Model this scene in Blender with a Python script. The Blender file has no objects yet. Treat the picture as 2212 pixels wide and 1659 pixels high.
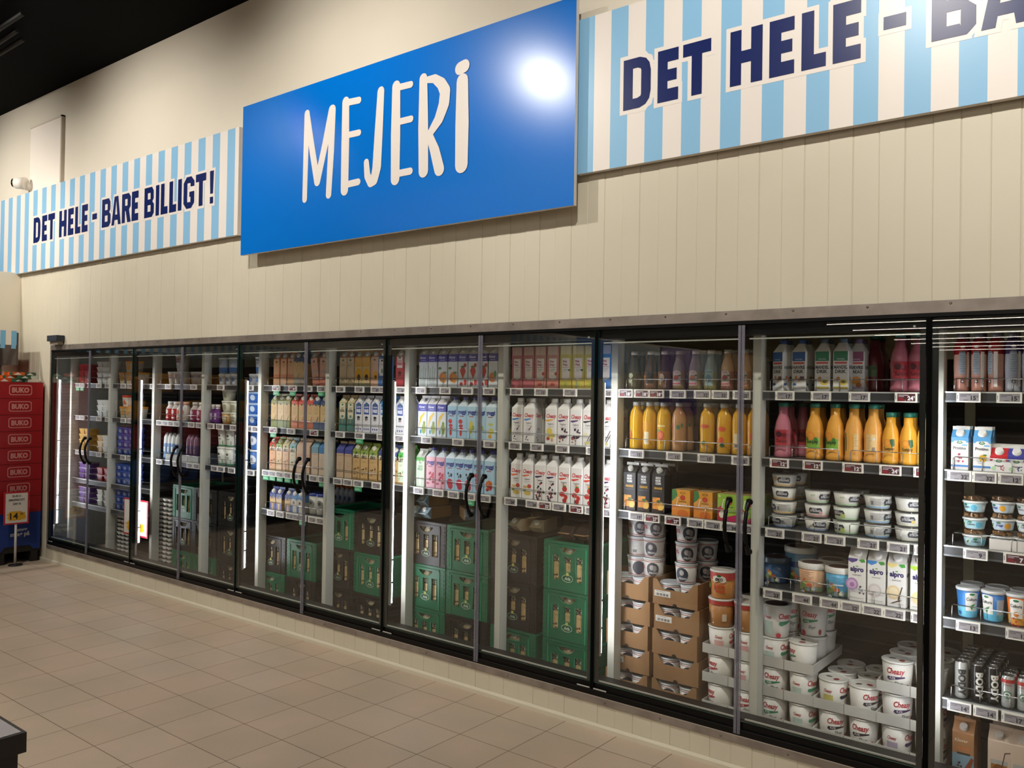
import bpy, math, random
from mathutils import Matrix, Vector
from mathutils.geometry import tessellate_polygon
random.seed(4)
SC = bpy.context.scene
COL = SC.collection
# ---------------------------------------------------------------- camera, world, exposure
FPX, YAW, PIT, ROL, CAMH, CAMD = 1818.27, 0.6662, 0.0103, 0.0155, 1.6691, 3.585
_f = Vector((-math.sin(YAW)*math.cos(PIT), math.cos(YAW)*math.cos(PIT), math.sin(PIT)))
_r = Vector((math.cos(YAW), math.sin(YAW), 0)); _u = _r.cross(_f)
CR = math.cos(ROL)*_r + math.sin(ROL)*_u
CU = -math.sin(ROL)*_r + math.cos(ROL)*_u
CF = _f
CAM = Vector((0, -CAMD, CAMH))
cd = bpy.data.cameras.new('camera'); cam = bpy.data.objects.new('camera', cd); COL.objects.link(cam)
cam.matrix_world = Matrix(((CR.x, CU.x, -CF.x, CAM.x), (CR.y, CU.y, -CF.y, CAM.y), (CR.z, CU.z, -CF.z, CAM.z), (0, 0, 0, 1)))
cd.sensor_width = 36; cd.lens = FPX/2212*36; cd.clip_start = .05
SC.camera = cam
def at(px, py, Y=0.0):
    d = CR*((px-1106)/FPX) + CU*(-(py-829.5)/FPX) + CF
    return CAM + d*((Y-CAM.y)/d.y)
def atx(px, py, X):
    d = CR*((px-1106)/FPX) + CU*(-(py-829.5)/FPX) + CF
    return CAM + d*((X-CAM.x)/d.x)
w = bpy.data.worlds.new('world'); SC.world = w; w.use_nodes = True
w.node_tree.nodes['Background'].inputs[0].default_value = (.5, .45, .4, 1)
w.node_tree.nodes['Background'].inputs[1].default_value = 0.02
vs = SC.view_settings; vs.view_transform = 'Standard'; vs.look = 'None'; vs.exposure = 0.35; vs.gamma = 1; vs.use_curve_mapping = False
SC.cycles.transparent_max_bounces = 16; SC.cycles.max_bounces = 8; SC.cycles.diffuse_bounces = 4; SC.cycles.glossy_bounces = 4
SC.cycles.sample_clamp_indirect = 6; SC.cycles.caustics_reflective = False; SC.cycles.caustics_refractive = False
# track spots along the wall (their housings come further down)
SPOTS = [(-12.3, -2.2), (-9.3, -2.2), (-6.75, -2.2), (-4.06, -2.2), (-1.16, -2.2), (1.2, -2.2), (3.8, -2.2)]
SPOTZ = 4.26
for sx, sy in SPOTS:
    ld = bpy.data.lights.new('track_spot', 'SPOT'); ld.energy = 190; ld.color = (1, .94, .85); ld.spot_size = math.radians(100); ld.spot_blend = .9; ld.shadow_soft_size = .06
    lo = bpy.data.objects.new('track_spot_light', ld); COL.objects.link(lo); lo.location = (sx, sy, SPOTZ)
    lo.rotation_euler = (Vector((sx, 0.0, 2.75))-Vector((sx, sy, SPOTZ))).to_track_quat('-Z', 'Y').to_euler()
ADDED_SPOTS = [(-5.6, -4.2, -5.0, -3.2, 0, 260, 95), (-2.6, -4.6, -2.4, -3.2, 0, 215, 95), (-8.6, -4.4, -7.8, -3.4, 0, 170, 85), (-7.2, -1.6, -9.12, -.5, 2.7, 130, 70), (-6.5, -11, -9.1, -11, 2.3, 260, 80), (-6.5, -14.5, -9.1, -14.5, 2.2, 260, 80)]  # added spots: brighten the aisle floor, side partition and mirrored banners
for sx, sy, ax, ay, az, en, an in ADDED_SPOTS:
    ld = bpy.data.lights.new('added_spot', 'SPOT'); ld.energy = en; ld.color = (1, .9, .76); ld.spot_size = math.radians(an); ld.spot_blend = 1; ld.shadow_soft_size = .06
    lo = bpy.data.objects.new('added_spot_light', ld); COL.objects.link(lo); lo.location = (sx, sy, SPOTZ)
    lo.rotation_euler = (Vector((ax, ay, az))-Vector((sx, sy, SPOTZ))).to_track_quat('-Z', 'Y').to_euler()
# ---------------------------------------------------------------- materials
def lin(c):
    c /= 255.0
    return c/12.92 if c <= .04045 else ((c+.055)/1.055)**2.4
def rgb(h):
    return (lin(int(h[0:2], 16)), lin(int(h[2:4], 16)), lin(int(h[4:6], 16)), 1)
_M = {}
def M(h, rough=.45, metal=0.0, name=None, emit=0, spec=.5):
    k = (h, rough, metal, emit, spec)
    if k in _M: return _M[k]
    m = bpy.data.materials.new(name or 'paint_'+h); m.use_nodes = True
    b = m.node_tree.nodes['Principled BSDF']
    b.inputs['Base Color'].default_value = rgb(h); b.inputs['Roughness'].default_value = rough; b.inputs['Metallic'].default_value = metal
    b.inputs['Specular IOR Level'].default_value = spec
    if emit:
        b.inputs['Emission Color'].default_value = rgb(h); b.inputs['Emission Strength'].default_value = emit
    _M[k] = m
    return m
def nodemat(name):
    m = bpy.data.materials.new(name); m.use_nodes = True
    nt = m.node_tree; return m, nt, nt.nodes['Principled BSDF']
def glassmat(name, tint, base=.04, rough=0.0, gain=1.0):
    m = bpy.data.materials.new(name); m.use_nodes = True; nt = m.node_tree; nt.nodes.clear()
    out = nt.nodes.new('ShaderNodeOutputMaterial'); mix = nt.nodes.new('ShaderNodeMixShader')
    tr = nt.nodes.new('ShaderNodeBsdfTransparent'); gl = nt.nodes.new('ShaderNodeBsdfGlossy'); lw = nt.nodes.new('ShaderNodeLayerWeight')
    lw.inputs['Blend'].default_value = .5
    p = nt.nodes.new('ShaderNodeMath'); p.operation = 'POWER'; p.inputs[1].default_value = 5
    a = nt.nodes.new('ShaderNodeMath'); a.operation = 'MULTIPLY_ADD'; a.inputs[1].default_value = (1-base)*gain; a.inputs[2].default_value = base
    a.use_clamp = True
    tr.inputs[0].default_value = tint; gl.inputs['Roughness'].default_value = rough; gl.inputs[0].default_value = (1, 1, 1, 1)
    L = nt.links.new
    L(lw.outputs['Facing'], p.inputs[0]); L(p.outputs[0], a.inputs[0]); L(a.outputs[0], mix.inputs[0])
    L(tr.outputs[0], mix.inputs[1]); L(gl.outputs[0], mix.inputs[2]); L(mix.outputs[0], out.inputs[0])
    return m
PANE = glassmat('door_glass', (.98, .99, .985, 1), .04, 0, 2.0)
CLEAR = glassmat('clear_plastic', (.93, .94, .94, 1), .06, .05)
GASK = bpy.data.materials.new('grey_gasket'); GASK.use_nodes = True
_b = GASK.node_tree.nodes['Principled BSDF']; _b.inputs['Base Color'].default_value = rgb('8c8a98'); _b.inputs['Alpha'].default_value = .5; _b.inputs['Roughness'].default_value = .25
def tilemat():
    m, nt, b = nodemat('floor_tiles'); L = nt.links.new; N = nt.nodes.new
    tc = N('ShaderNodeTexCoord'); mp = N('ShaderNodeMapping')
    mp.inputs['Location'].default_value = (TILE0[0], TILE0[1], 0)
    L(tc.outputs['Object'], mp.inputs[0])
    br = N('ShaderNodeTexBrick'); br.offset = 0; br.squash = 1
    br.inputs['Scale'].default_value = 1; br.inputs['Mortar Size'].default_value = .0026; br.inputs['Mortar Smooth'].default_value = .3
    br.inputs['Brick Width'].default_value = .3; br.inputs['Row Height'].default_value = .3; br.inputs['Bias'].default_value = 0
    br.inputs['Color1'].default_value = rgb('c6b5a3'); br.inputs['Color2'].default_value = rgb('c0ae9b'); br.inputs['Mortar'].default_value = rgb('7d6c5a')
    L(mp.outputs[0], br.inputs['Vector'])
    n1 = N('ShaderNodeTexNoise'); n1.inputs['Scale'].default_value = 260; n1.inputs['Detail'].default_value = 3
    n2 = N('ShaderNodeTexNoise'); n2.inputs['Scale'].default_value = 2.2; n2.inputs['Detail'].default_value = 4
    for n in (n1, n2): L(tc.outputs['Object'], n.inputs['Vector'])
    r1 = N('ShaderNodeValToRGB'); r1.color_ramp.elements[0].position = .3; r1.color_ramp.elements[0].color = (.72, .7, .68, 1); r1.color_ramp.elements[1].position = .48; r1.color_ramp.elements[1].color = (1, 1, 1, 1)
    L(n1.outputs[0], r1.inputs[0])
    r2 = N('ShaderNodeValToRGB'); r2.color_ramp.elements[0].position = .35; r2.color_ramp.elements[0].color = (.9, .92, .9, 1); r2.color_ramp.elements[1].position = .65; r2.color_ramp.elements[1].color = (1.04, 1.0, .98, 1)
    L(n2.outputs[0], r2.inputs[0])
    x1 = N('ShaderNodeMixRGB'); x1.blend_type = 'MULTIPLY'; x1.inputs[0].default_value = .6; L(br.outputs[0], x1.inputs[1]); L(r1.outputs[0], x1.inputs[2])
    x2 = N('ShaderNodeMixRGB'); x2.blend_type = 'MULTIPLY'; x2.inputs[0].default_value = 1; L(x1.outputs[0], x2.inputs[1]); L(r2.outputs[0], x2.inputs[2])
    L(x2.outputs[0], b.inputs['Base Color'])
    b.inputs['Roughness'].default_value = .55; b.inputs['Specular IOR Level'].default_value = .3
    bp = N('ShaderNodeBump'); bp.inputs['Strength'].default_value = .25; bp.inputs['Distance'].default_value = .002
    L(br.outputs['Fac'], bp.inputs['Height']); bp.invert = True; L(bp.outputs[0], b.inputs['Normal'])
    return m
TILE0 = (0, 0)
def noisy(name, h1, h2, scale, rough, metal=0, det=4, lo=.35, hi=.65, bump=0):
    m, nt, b = nodemat(name); L = nt.links.new; N = nt.nodes.new
    tc = N('ShaderNodeTexCoord'); n = N('ShaderNodeTexNoise'); n.inputs['Scale'].default_value = scale; n.inputs['Detail'].default_value = det
    L(tc.outputs['Object'], n.inputs['Vector'])
    r = N('ShaderNodeValToRGB'); r.color_ramp.elements[0].position = lo; r.color_ramp.elements[0].color = rgb(h1); r.color_ramp.elements[1].position = hi; r.color_ramp.elements[1].color = rgb(h2)
    L(n.outputs[0], r.inputs[0]); L(r.outputs[0], b.inputs['Base Color']); b.inputs['Roughness'].default_value = rough; b.inputs['Metallic'].default_value = metal
    if bump:
        bp = N('ShaderNodeBump'); bp.inputs['Strength'].default_value = bump; bp.inputs['Distance'].default_value = .003; L(n.outputs[0], bp.inputs['Height']); L(bp.outputs[0], b.inputs['Normal'])
    return m
WALLM = noisy('cream_panel', 'c9c3b0', 'cfc9b7', 1.3, .5)
UPPERM = noisy('cream_plaster', 'd8d0c0', 'ddd6c7', .9, .75)
GALV = noisy('galvanised_steel', '8a817a', 'a0978f', 9, .48, .55, 3)
LEDE = 20; LINE = 10
BLACKF = M('050506', .4, spec=.25); BLACKM = M('030303', .9, spec=.1)
WHITEM = M('e6e2d6', .4)
CARD = noisy('brown_cardboard', '8c6844', '99744e', 7, .85)
GREYCARD = noisy('grey_cardboard', 'b9b7b0', 'c6c4bd', 6, .85)
# ---------------------------------------------------------------- mesh builder
_TX = {}
def text_tris(s, bold=0.0, shear=0.0):
    k = (s, bold, shear)
    if k in _TX: return _TX[k]
    c = bpy.data.curves.new('lettering', 'FONT'); c.body = s; c.size = 1; c.offset = bold; c.shear = shear; c.resolution_u = 2; c.fill_mode = 'FRONT'
    o = bpy.data.objects.new('lettering', c)
    me = bpy.data.meshes.new_from_object(o)
    me.calc_loop_triangles()
    T = [[(me.vertices[i].co.x, me.vertices[i].co.y) for i in t.vertices] for t in me.loop_triangles]
    bpy.data.meshes.remove(me); bpy.data.objects.remove(o); bpy.data.curves.remove(c)
    xs = [p[0] for t in T for p in t] or [0]; ys = [p[1] for t in T for p in t] or [0]
    _TX[k] = (T, min(xs), max(xs), min(ys), max(ys))
    return _TX[k]
class MB:
    def __init__(s): s.v = []; s.f = []; s.m = []; s.sm = []; s.mats = []
    def mi(s, m):
        if m not in s.mats: s.mats.append(m)
        return s.mats.index(m)
    def poly(s, pts, m, smooth=False):
        n = len(s.v); s.v += [tuple(p) for p in pts]; s.f.append(list(range(n, n+len(pts)))); s.m.append(s.mi(m)); s.sm.append(smooth)
    def box(s, x0, y0, z0, x1, y1, z1, m, skip=''):
        p = [(x0,y0,z0),(x1,y0,z0),(x1,y1,z0),(x0,y1,z0),(x0,y0,z1),(x1,y0,z1),(x1,y1,z1),(x0,y1,z1)]
        F = {'b':(3,2,1,0),'t':(4,5,6,7),'f':(0,1,5,4),'r':(1,2,6,5),'k':(2,3,7,6),'l':(3,0,4,7)}
        n = len(s.v); s.v += p
        for k, q in F.items():
            if k in skip: continue
            mm = m[k] if isinstance(m, dict) and k in m else (m['*'] if isinstance(m, dict) else m)
            s.f.append([n+i for i in q]); s.m.append(s.mi(mm)); s.sm.append(False)
    def obox(s, c, ax, ay, az, m):
        c, ax, ay, az = map(Vector, (c, ax, ay, az)); P = [c+i*ax+j*ay+k*az for k in (-1,1) for j in (-1,1) for i in (-1,1)]
        n = len(s.v); s.v += [tuple(p) for p in P]
        for q in ((0,2,3,1),(4,5,7,6),(0,1,5,4),(2,6,7,3),(1,3,7,5),(0,4,6,2)):
            s.f.append([n+i for i in q]); s.m.append(s.mi(m)); s.sm.append(False)
    def lathe(s, prof, m, seg=20, cx=0, cy=0, top=True, bot=True, ox=1.0, oy=1.0):
        n = len(s.v)
        for r, z in prof:
            for k in range(seg):
                a = 2*math.pi*k/seg; s.v.append((cx+r*ox*math.sin(a), cy-r*oy*math.cos(a), z))
        for i in range(len(prof)-1):
            mm = m[i] if isinstance(m, list) else m
            for k in range(seg):
                k2 = (k+1) % seg
                s.f.append([n+i*seg+k, n+i*seg+k2, n+(i+1)*seg+k2, n+(i+1)*seg+k]); s.m.append(s.mi(mm)); s.sm.append(True)
        if top: s.f.append([n+(len(prof)-1)*seg+k for k in range(seg)]); s.m.append(s.mi(m[-1] if isinstance(m, list) else m)); s.sm.append(False)
        if bot: s.f.append([n+k for k in range(seg)][::-1]); s.m.append(s.mi(m[0] if isinstance(m, list) else m)); s.sm.append(False)
    def tube(s, pts, r, m, seg=6, closed=False):
        pts = [Vector(p) for p in pts]; n = len(s.v); R = r if isinstance(r, list) else [r]*len(pts)
        for i, p in enumerate(pts):
            a = pts[max(i-1, 0)]; b = pts[min(i+1, len(pts)-1)]; t = (b-a).normalized()
            q = Vector((0, 0, 1)) if abs(t.z) < .9 else Vector((1, 0, 0))
            e1 = t.cross(q).normalized(); e2 = t.cross(e1)
            for k in range(seg):
                g = 2*math.pi*k/seg; s.v.append(tuple(p+R[i]*(math.cos(g)*e1+math.sin(g)*e2)))
        for i in range(len(pts)-1):
            for k in range(seg):
                k2 = (k+1) % seg
                s.f.append([n+i*seg+k, n+(i+1)*seg+k, n+(i+1)*seg+k2, n+i*seg+k2]); s.m.append(s.mi(m)); s.sm.append(True)
        for e, rv in ((0, False), (len(pts)-1, True)):
            f = [n+e*seg+k for k in range(seg)]; s.f.append(f[::-1] if rv else f); s.m.append(s.mi(m)); s.sm.append(False)
    def plate(s, outer, holes, mp, m, th=0):
        """polygon with holes mapped through mp(u,v,depth); th gives it thickness"""
        L = [[Vector((a, b, 0)) for a, b in outer]]+[[Vector((a, b, 0)) for a, b in h] for h in holes]
        flat = [p for l in L for p in l]
        for t in tessellate_polygon(L):
            for dd in ((0,) if not th else (0, th)):
                s.poly([mp(flat[i].x, flat[i].y, dd) for i in t], m)
        if th:
            for l in L:
                for i in range(len(l)):
                    a, b = l[i], l[(i+1) % len(l)]
                    s.poly([mp(a.x, a.y, 0), mp(b.x, b.y, 0), mp(b.x, b.y, th), mp(a.x, a.y, th)], m)
    def tri(s, t, mp, m, mx=0):
        if mx:
            L = [math.dist(t[i], t[(i+1) % 3]) for i in range(3)]; k = L.index(max(L))
            if L[k] > mx:
                a, b, c = t[k], t[(k+1) % 3], t[(k+2) % 3]; h = ((a[0]+b[0])/2, (a[1]+b[1])/2)
                s.tri([a, h, c], mp, m, mx); s.tri([h, b, c], mp, m, mx); return
        s.poly([mp(*p) for p in t], m)
    def decs(s, D, mp, mx=0, e0=.0003):
        """printed design: list of ('t',text,u,v,height,colour[,opts]) ('r',u0,v0,u1,v1,c) ('e',u,v,ru,rv,c) ('p',pts,c)"""
        for i, d in enumerate(D):
            e = e0+(.0003 if mx else .00007)*i
            f = lambda u, v, e=e: mp(u, v, e)
            k = d[0]; c = d[-1] if k != 't' else d[5]
            mt = M(c, .4)
            if k == 'r':
                _, a, b, cc, dd, _c = d
                s.tri([(a, b), (cc, b), (cc, dd)], f, mt, mx); s.tri([(a, b), (cc, dd), (a, dd)], f, mt, mx)
            elif k == 'e':
                _, u, v, ru, rv, _c = d; n = 14
                P = [(u+ru*math.cos(2*math.pi*j/n), v+rv*math.sin(2*math.pi*j/n)) for j in range(n)]
                for j in range(n): s.tri([(u, v), P[j], P[(j+1) % n]], f, mt, mx)
            elif k == 'p':
                P = d[1]
                for t in tessellate_polygon([[Vector((a, b, 0)) for a, b in P]]): s.tri([P[j] for j in t], f, mt, mx)
            elif k == 't':
                o = d[6] if len(d) > 6 else {}
                T, x0, x1, y0, y1 = text_tris(d[1], o.get('b', 0.02), o.get('s', 0))
                sc = d[4]/.73; sx = sc*o.get('x', 1.0); W = (x1-x0)*sx
                if 'w' in o and W > o['w']: sx *= o['w']/W; W = o['w']
                rot = o.get('rot', 0); ca, sa = math.cos(rot), math.sin(rot)
                for t in T:
                    q = []
                    for px, py in t:
                        a = (px-x0)*sx-W/2; b = py*sc; q.append((d[2]+a*ca-b*sa, d[3]+a*sa+b*ca))
                    s.tri(q, f, mt, mx)
    def mesh(s, name):
        me = bpy.data.meshes.new(name); me.from_pydata(s.v, [], s.f)
        for m in s.mats: me.materials.append(m)
        me.polygons.foreach_set('material_index', s.m); me.polygons.foreach_set('use_smooth', s.sm); me.update()
        return me
def link(name, me, parent=None, loc=(0, 0, 0), rz=0):
    o = bpy.data.objects.new(name, me); COL.objects.link(o); o.location = loc; o.rotation_euler = (0, 0, rz)
    if parent: o.parent = parent
    return o
def tag(o, label=None, cat=None, group=None, kind=None):
    if label: o['label'] = ' '.join(label.split())
    if cat: o['category'] = cat
    if group: o['group'] = group
    if kind: o['kind'] = kind
    return o
def struct(name, mb, loc=(0, 0, 0)):
    return tag(link(name, mb.mesh(name), None, loc), kind='structure')
class Proto:
    """a kind of thing: parts = [(part name, mesh, [(sub-part name, mesh)])] around its base point"""
    def __init__(s, name, cat, parts): s.name = name; s.cat = cat; s.parts = parts
    def put(s, x, y, z, rz=0, label=None, group=None, tilt=None):
        r = link(s.name, None, None, (x, y, z), rz)
        if tilt: r.rotation_euler = (tilt[0], tilt[1], rz)
        tag(r, label, s.cat, group)
        for p in s.parts:
            o = link(p[0], p[1], r)
            for q in (p[2] if len(p) > 2 else []): link(q[0], q[1], o)
        return r
ORD = ['first', 'second', 'third', 'fourth', 'fifth', 'sixth', 'seventh', 'eighth', 'ninth', 'tenth', 'eleventh', 'twelfth', 'thirteenth', 'fourteenth']
# ---------------------------------------------------------------- room shell
S = [-8.365, -6.845, -5.335, -3.795, -2.277, -.75, .77, 2.29]
SEAM = []
for i in range(7): SEAM += [S[i], (S[i]+S[i+1])/2]
SEAM.append(S[7])
TILE0 = (.0264, .1836)
b = MB(); b.box(-14, -48, -.1, 12, 2.2, 0, tilemat()); struct('floor', b)
b = MB(); b.box(-14, -48, 4.52, 12, .2, 4.62, M('040404', .9, spec=.1)); struct('ceiling', b)
def clad(b, x0, x1, z0, z1, yo=0.0):
    n0 = math.floor((x0+1.745)/.1); pts = [(x0, 0.0)]; i = n0+1
    prof = [(x0, .0015 if n0 % 2 else 0.0)]
    while -1.745+.1*i < x1:
        g = -1.745+.1*i; a = .0015 if (i-1) % 2 else 0.0; c = .0015 if i % 2 else 0.0
        prof += [(g-.0035, a), (g, .0035), (g+.0035, c)]; i += 1
    prof.append((x1, .0015 if (i-1) % 2 else 0.0))
    for (xa, ya), (xb, yb) in zip(prof, prof[1:]):
        b.poly([(xa, ya+yo, z0), (xb, yb+yo, z0), (xb, yb+yo, z1), (xa, ya+yo, z1)], WALLM)
b = MB(); clad(b, -9.13, 6, 2.03, 2.9); b.box(-9.13, .02, 2.03, 6, .06, 2.9, WALLM); b.box(-14, .03, 2.88, 6, .2, 4.52, UPPERM); struct('wall_back', b)
b = MB(); clad(b, -8.385, 2.3, 0, .15); b.box(-8.4, .02, 0, 2.31, .06, .15, WALLM); struct('wall_back_lower', b)
b = MB(); clad(b, -9.13, -8.385, 0, 2.03); b.box(-9.13, .02, 0, -8.4, .06, 2.03, WALLM); struct('wall_back_left', b)
b = MB(); clad(b, 2.3, 6, 0, 2.03); b.box(2.31, .02, 0, 6, .06, 2.03, WALLM); struct('wall_back_right', b)
b = MB(); b.box(-9.33, -20, 0, -9.12, .02, 2.79, noisy('cream_partition', 'e0d9c8', 'e4ddce', .8, .7)); struct('wall_left', b)
b = MB(); b.box(11.8, -48, 0, 12, .2, 4.52, M('8c8478', .8)); struct('wall_right', b)
b = MB(); b.box(-14, -48.2, 0, 12, -48, 4.52, M('8c8478', .8)); struct('wall_front', b)
b = MB(); b.box(-14.2, -48, 0, -14, .2, 4.52, M('8c8478', .8)); struct('wall_far_left', b)
b = MB()
b.poly([(-9.12, -.014, 0), (6, -.014, 0), (6, -.014, .02), (-9.12, -.014, .02)], WALLM)
b.poly([(-9.12, -.014, .02), (6, -.014, .02), (6, 0, .03), (-9.12, 0, .03)], WALLM)
b.box(-9.12, -.0139, 0, 6, 0.0, .0199, WALLM)
struct('baseboard_back', b)
# pale hatch panel high on the wall
b = MB(); q = [at(70, 272, .02), at(136, 258, .02)]
x0, x1 = q[0].x, q[1].x
b.box(x0, .006, 3.3, x1, .0305, 4.22, M('ece4da', .5)); b.box(x1, .0, 3.3, x1+.022, .0305, 4.235, M('b9ae9f', .6)); b.box(x0, .0, 4.22, x1+.022, .0305, 4.235, M('cfc6b8', .6))
tag(link('wall_hatch', b.mesh('wall_hatch')), 'tall pale hatch panel with grey edge strip, high on the wall beside the security camera', 'hatch')
# ---------------------------------------------------------------- cold room behind the doors
COLDW = noisy('cold_room_panel', 'c9c4a6', 'd0cbb0', 1, .6)
b = MB(); b.box(-9.0, 2.0, 0, 2.9, 2.1, 2.4, COLDW); struct('wall_cold_back', b)
b = MB(); b.box(-9.0, .09, 2.3, 2.9, 2.1, 2.4, COLDW); struct('trim_cold_ceiling', b)
b = MB(); b.box(-9.0, .061, 0, -8.9, 2.1, 2.4, M('8f8f85', .7)); struct('wall_cold_left', b)
b = MB(); b.box(2.8, .061, 0, 2.9, 2.1, 2.4, M('8f8f85', .7)); struct('wall_cold_right', b)
# ---------------------------------------------------------------- cooler front: frame, doors, lamps, posts
fr = tag(link('display_cooler', None, None, (0, 0, .0)), 'long black framed display cooler with frameless glass doors set into the cream wall', 'cooler')
def part(name, b, parent, loc=(0, 0, 0)):
    return link(name, b.mesh(name), parent, loc)
b = MB(); b.box(-8.385, .012, 1.945, 2.3, .095, 2.008, BLACKF); b.box(-8.385, -.006, 1.99, 2.3, .012, 2.008, BLACKF); part('header', b, fr)
b = MB(); b.box(-8.385, .004, .166, 2.3, .095, .2305, BLACKF); b.box(-8.385, .012, .2305, 2.3, .095, .236, BLACKF); b.box(-8.385, -.008, .166, 2.3, .004, .194, BLACKF); b.box(-8.385, -.0085, .1925, 2.3, -.008, .194, M('2c2c2e', .4)); b.box(-8.385, -.006, .158, 2.3, .0, .166, BLACKF); part('sill', b, fr)
SPC = M('a9aba3', .35)
for nm, z0, z1 in (('spacer_strip', 1.922, 1.928), ('spacer_strip', .2365, .242)):
    for k in range(14):
        b = MB(); b.box(SEAM[k]+.03, .004, z0, SEAM[k+1]-.02, .012, z1, SPC); part(nm, b, fr)
for k, x in enumerate(S):
    b = MB(); b.box(x-.012, .012, .2, x+.012, .03, 1.96, BLACKM); b.box(x-.009, -.006, .19, x+.009, .012, 1.99, BLACKM)
    b.box(x-.06, -.004+.009, 1.952, x-.052, .012, 1.96, SPC); part('mullion', b, fr)
def screws(b, z, y):
    x = -8.3
    while x < 2.3:
        b.lathe([(.0055, -.002), (.0055, .001), (.003, .004)], M('8b857d', .3, .8), 8); 
        n = 24
        for i in range(len(b.v)-n, len(b.v)):
            px, py, pz = b.v[i]; b.v[i] = (x+px, y-pz, z+py)
        x += .305
b = MB(); b.box(-8.405, -.008, 2.005, 2.32, .0, 2.052, GALV); screws(b, 2.04, -.008); part('edging_strip', b, fr)
b = MB(); b.box(-8.405, -.008, .13, 2.32, .0, .166, GALV); b.box(-8.405, -.0085, .163, 2.32, 0, .1665, M('c4bcb4', .3, .4)); screws(b, .145, -.008); part('edging_strip', b, fr)
b = MB(); b.box(-8.405, -.008, .166, -8.385, .0, 2.006, GALV); part('edging_strip', b, fr)
GEDGE = M('20574a', .15); BORD = M('0b0d0d', .3)
for k in range(12):
    x0, x1 = SEAM[k], SEAM[k+1]; left = k % 2 == 0
    a0 = x0+(.0115 if left else .002); a1 = x1-(.002 if left else .0115)
    ox = -(a0+a1)/2
    b = MB(); b.box(a0+ox, -.003, .036, a1+ox, .003, 1.79, {'*': GEDGE, 'f': PANE, 'k': PANE}); d = part('door', b, fr, ((a0+a1)/2, -.004, .195))
    sx = a1 if left else a0; dr = -1 if left else 1
    b = MB(); b.box(min(sx, sx+dr*.013)+ox, -.009, -.02, max(sx, sx+dr*.013)+ox, -.0032, 1.79, GASK); b.box(min(sx, sx+dr*.004)+ox, -.0105, -.02, max(sx, sx+dr*.004)+ox, -.009, 1.79, M('6d6d78', .4)); part('gasket', b, d)
    hx = a0 if left else a1
    b = MB(); b.box(min(hx, hx-dr*.022)+ox, .0035, .035, max(hx, hx-dr*.022)+ox, .0075, 1.755, BORD); part('hinge_border', b, d)
    b = MB(); b.box(min(hx, hx-dr*.075)+ox, -.0065, .004, max(hx, hx-dr*.075)+ox, -.0032, .009, M('b9bbb6', .3)); part('hinge_clip', b, d)
    # curved black handle bowed towards the aisle
    c = sx+dr*.045+ox
    P = []; R = []
    for i in range(15):
        t = i/14; P.append((c, -.012-.045*math.sin(math.pi*t)**.8, .783+.232*t)); R.append(.0095+.004*abs(2*t-1)**6)
    b = MB(); b.tube(P, R, BLACKF, 8); b.lathe([(.014, -.014), (.014, -.003)], BLACKF, 10)
    n = 20
    for i in range(len(b.v)-n, len(b.v)): px, py, pz = b.v[i]; b.v[i] = (c+px, pz, .79+py)
    b.lathe([(.014, -.014), (.014, -.003)], BLACKF, 10)
    for i in range(len(b.v)-n, len(b.v)): px, py, pz = b.v[i]; b.v[i] = (c+px, pz, 1.008+py)
    part('handle', b, d)
LED = M('f4f6ff', .5, emit=LEDE)
for k, x in enumerate(S[:7]):
    t = tag(link('tube_lamp', None, None, (x+.0, .064, .36)), ['slim upright white light tube beside the red box stack', 'slim upright white light tube over the red and yellow price sticker', 'slim upright white light tube right of the white yoghurt buckets',
      'slim upright white light tube between lactose free milk and fruit yoghurt', 'slim upright white light tube beside the green crate tower', 'slim upright white light tube behind the post left of the can bay', 'slim upright white light tube past the can bay'][k], 'tube lamp', 'light tubes behind the cooler posts')
    b = MB(); b.tube([(0, 0, 0), (0, 0, 1.365)], .0095, LED, 8); part('tube', b, t)
    b = MB(); b.box(-.016, -.024, -.01, .016, -.0105, 1.375, M('d8d8d2', .4)); part('rear_channel', b, t)
    for z in (.12, .26, .78):
        b = MB(); b.lathe([(.0112, z), (.0112, z+.012)], M('4a4a4e', .4), 10); part('clip', b, t)
PM = noisy('post_white', 'bcbbae', 'c4c3b7', 3, .5)
PLAB = ['at the red box stack end', 'left of the blue tubs', 'left of the striped egg cup stack', 'left of the white yoghurt buckets', 'left of the brown organic milk cartons', 'left of the lactose free milk', 'left of the purple topped yoghurt cartons',
  'left of the pink juice cartons', 'left of the black juice cartons', 'left of the pink and orange juice bottles', 'left of the energy drink cans', 'right of the can bay']
for k in range(12):
    b = MB(); x = SEAM[k]; b.box(x-.02, .172, 0, x+.018, .238, 2.28, PM)
    o = link('rack_post', b.mesh('rack_post')); tag(o, 'pale upright shelf post standing '+PLAB[k], 'shelf post', 'upright posts of the cold room racks')
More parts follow.
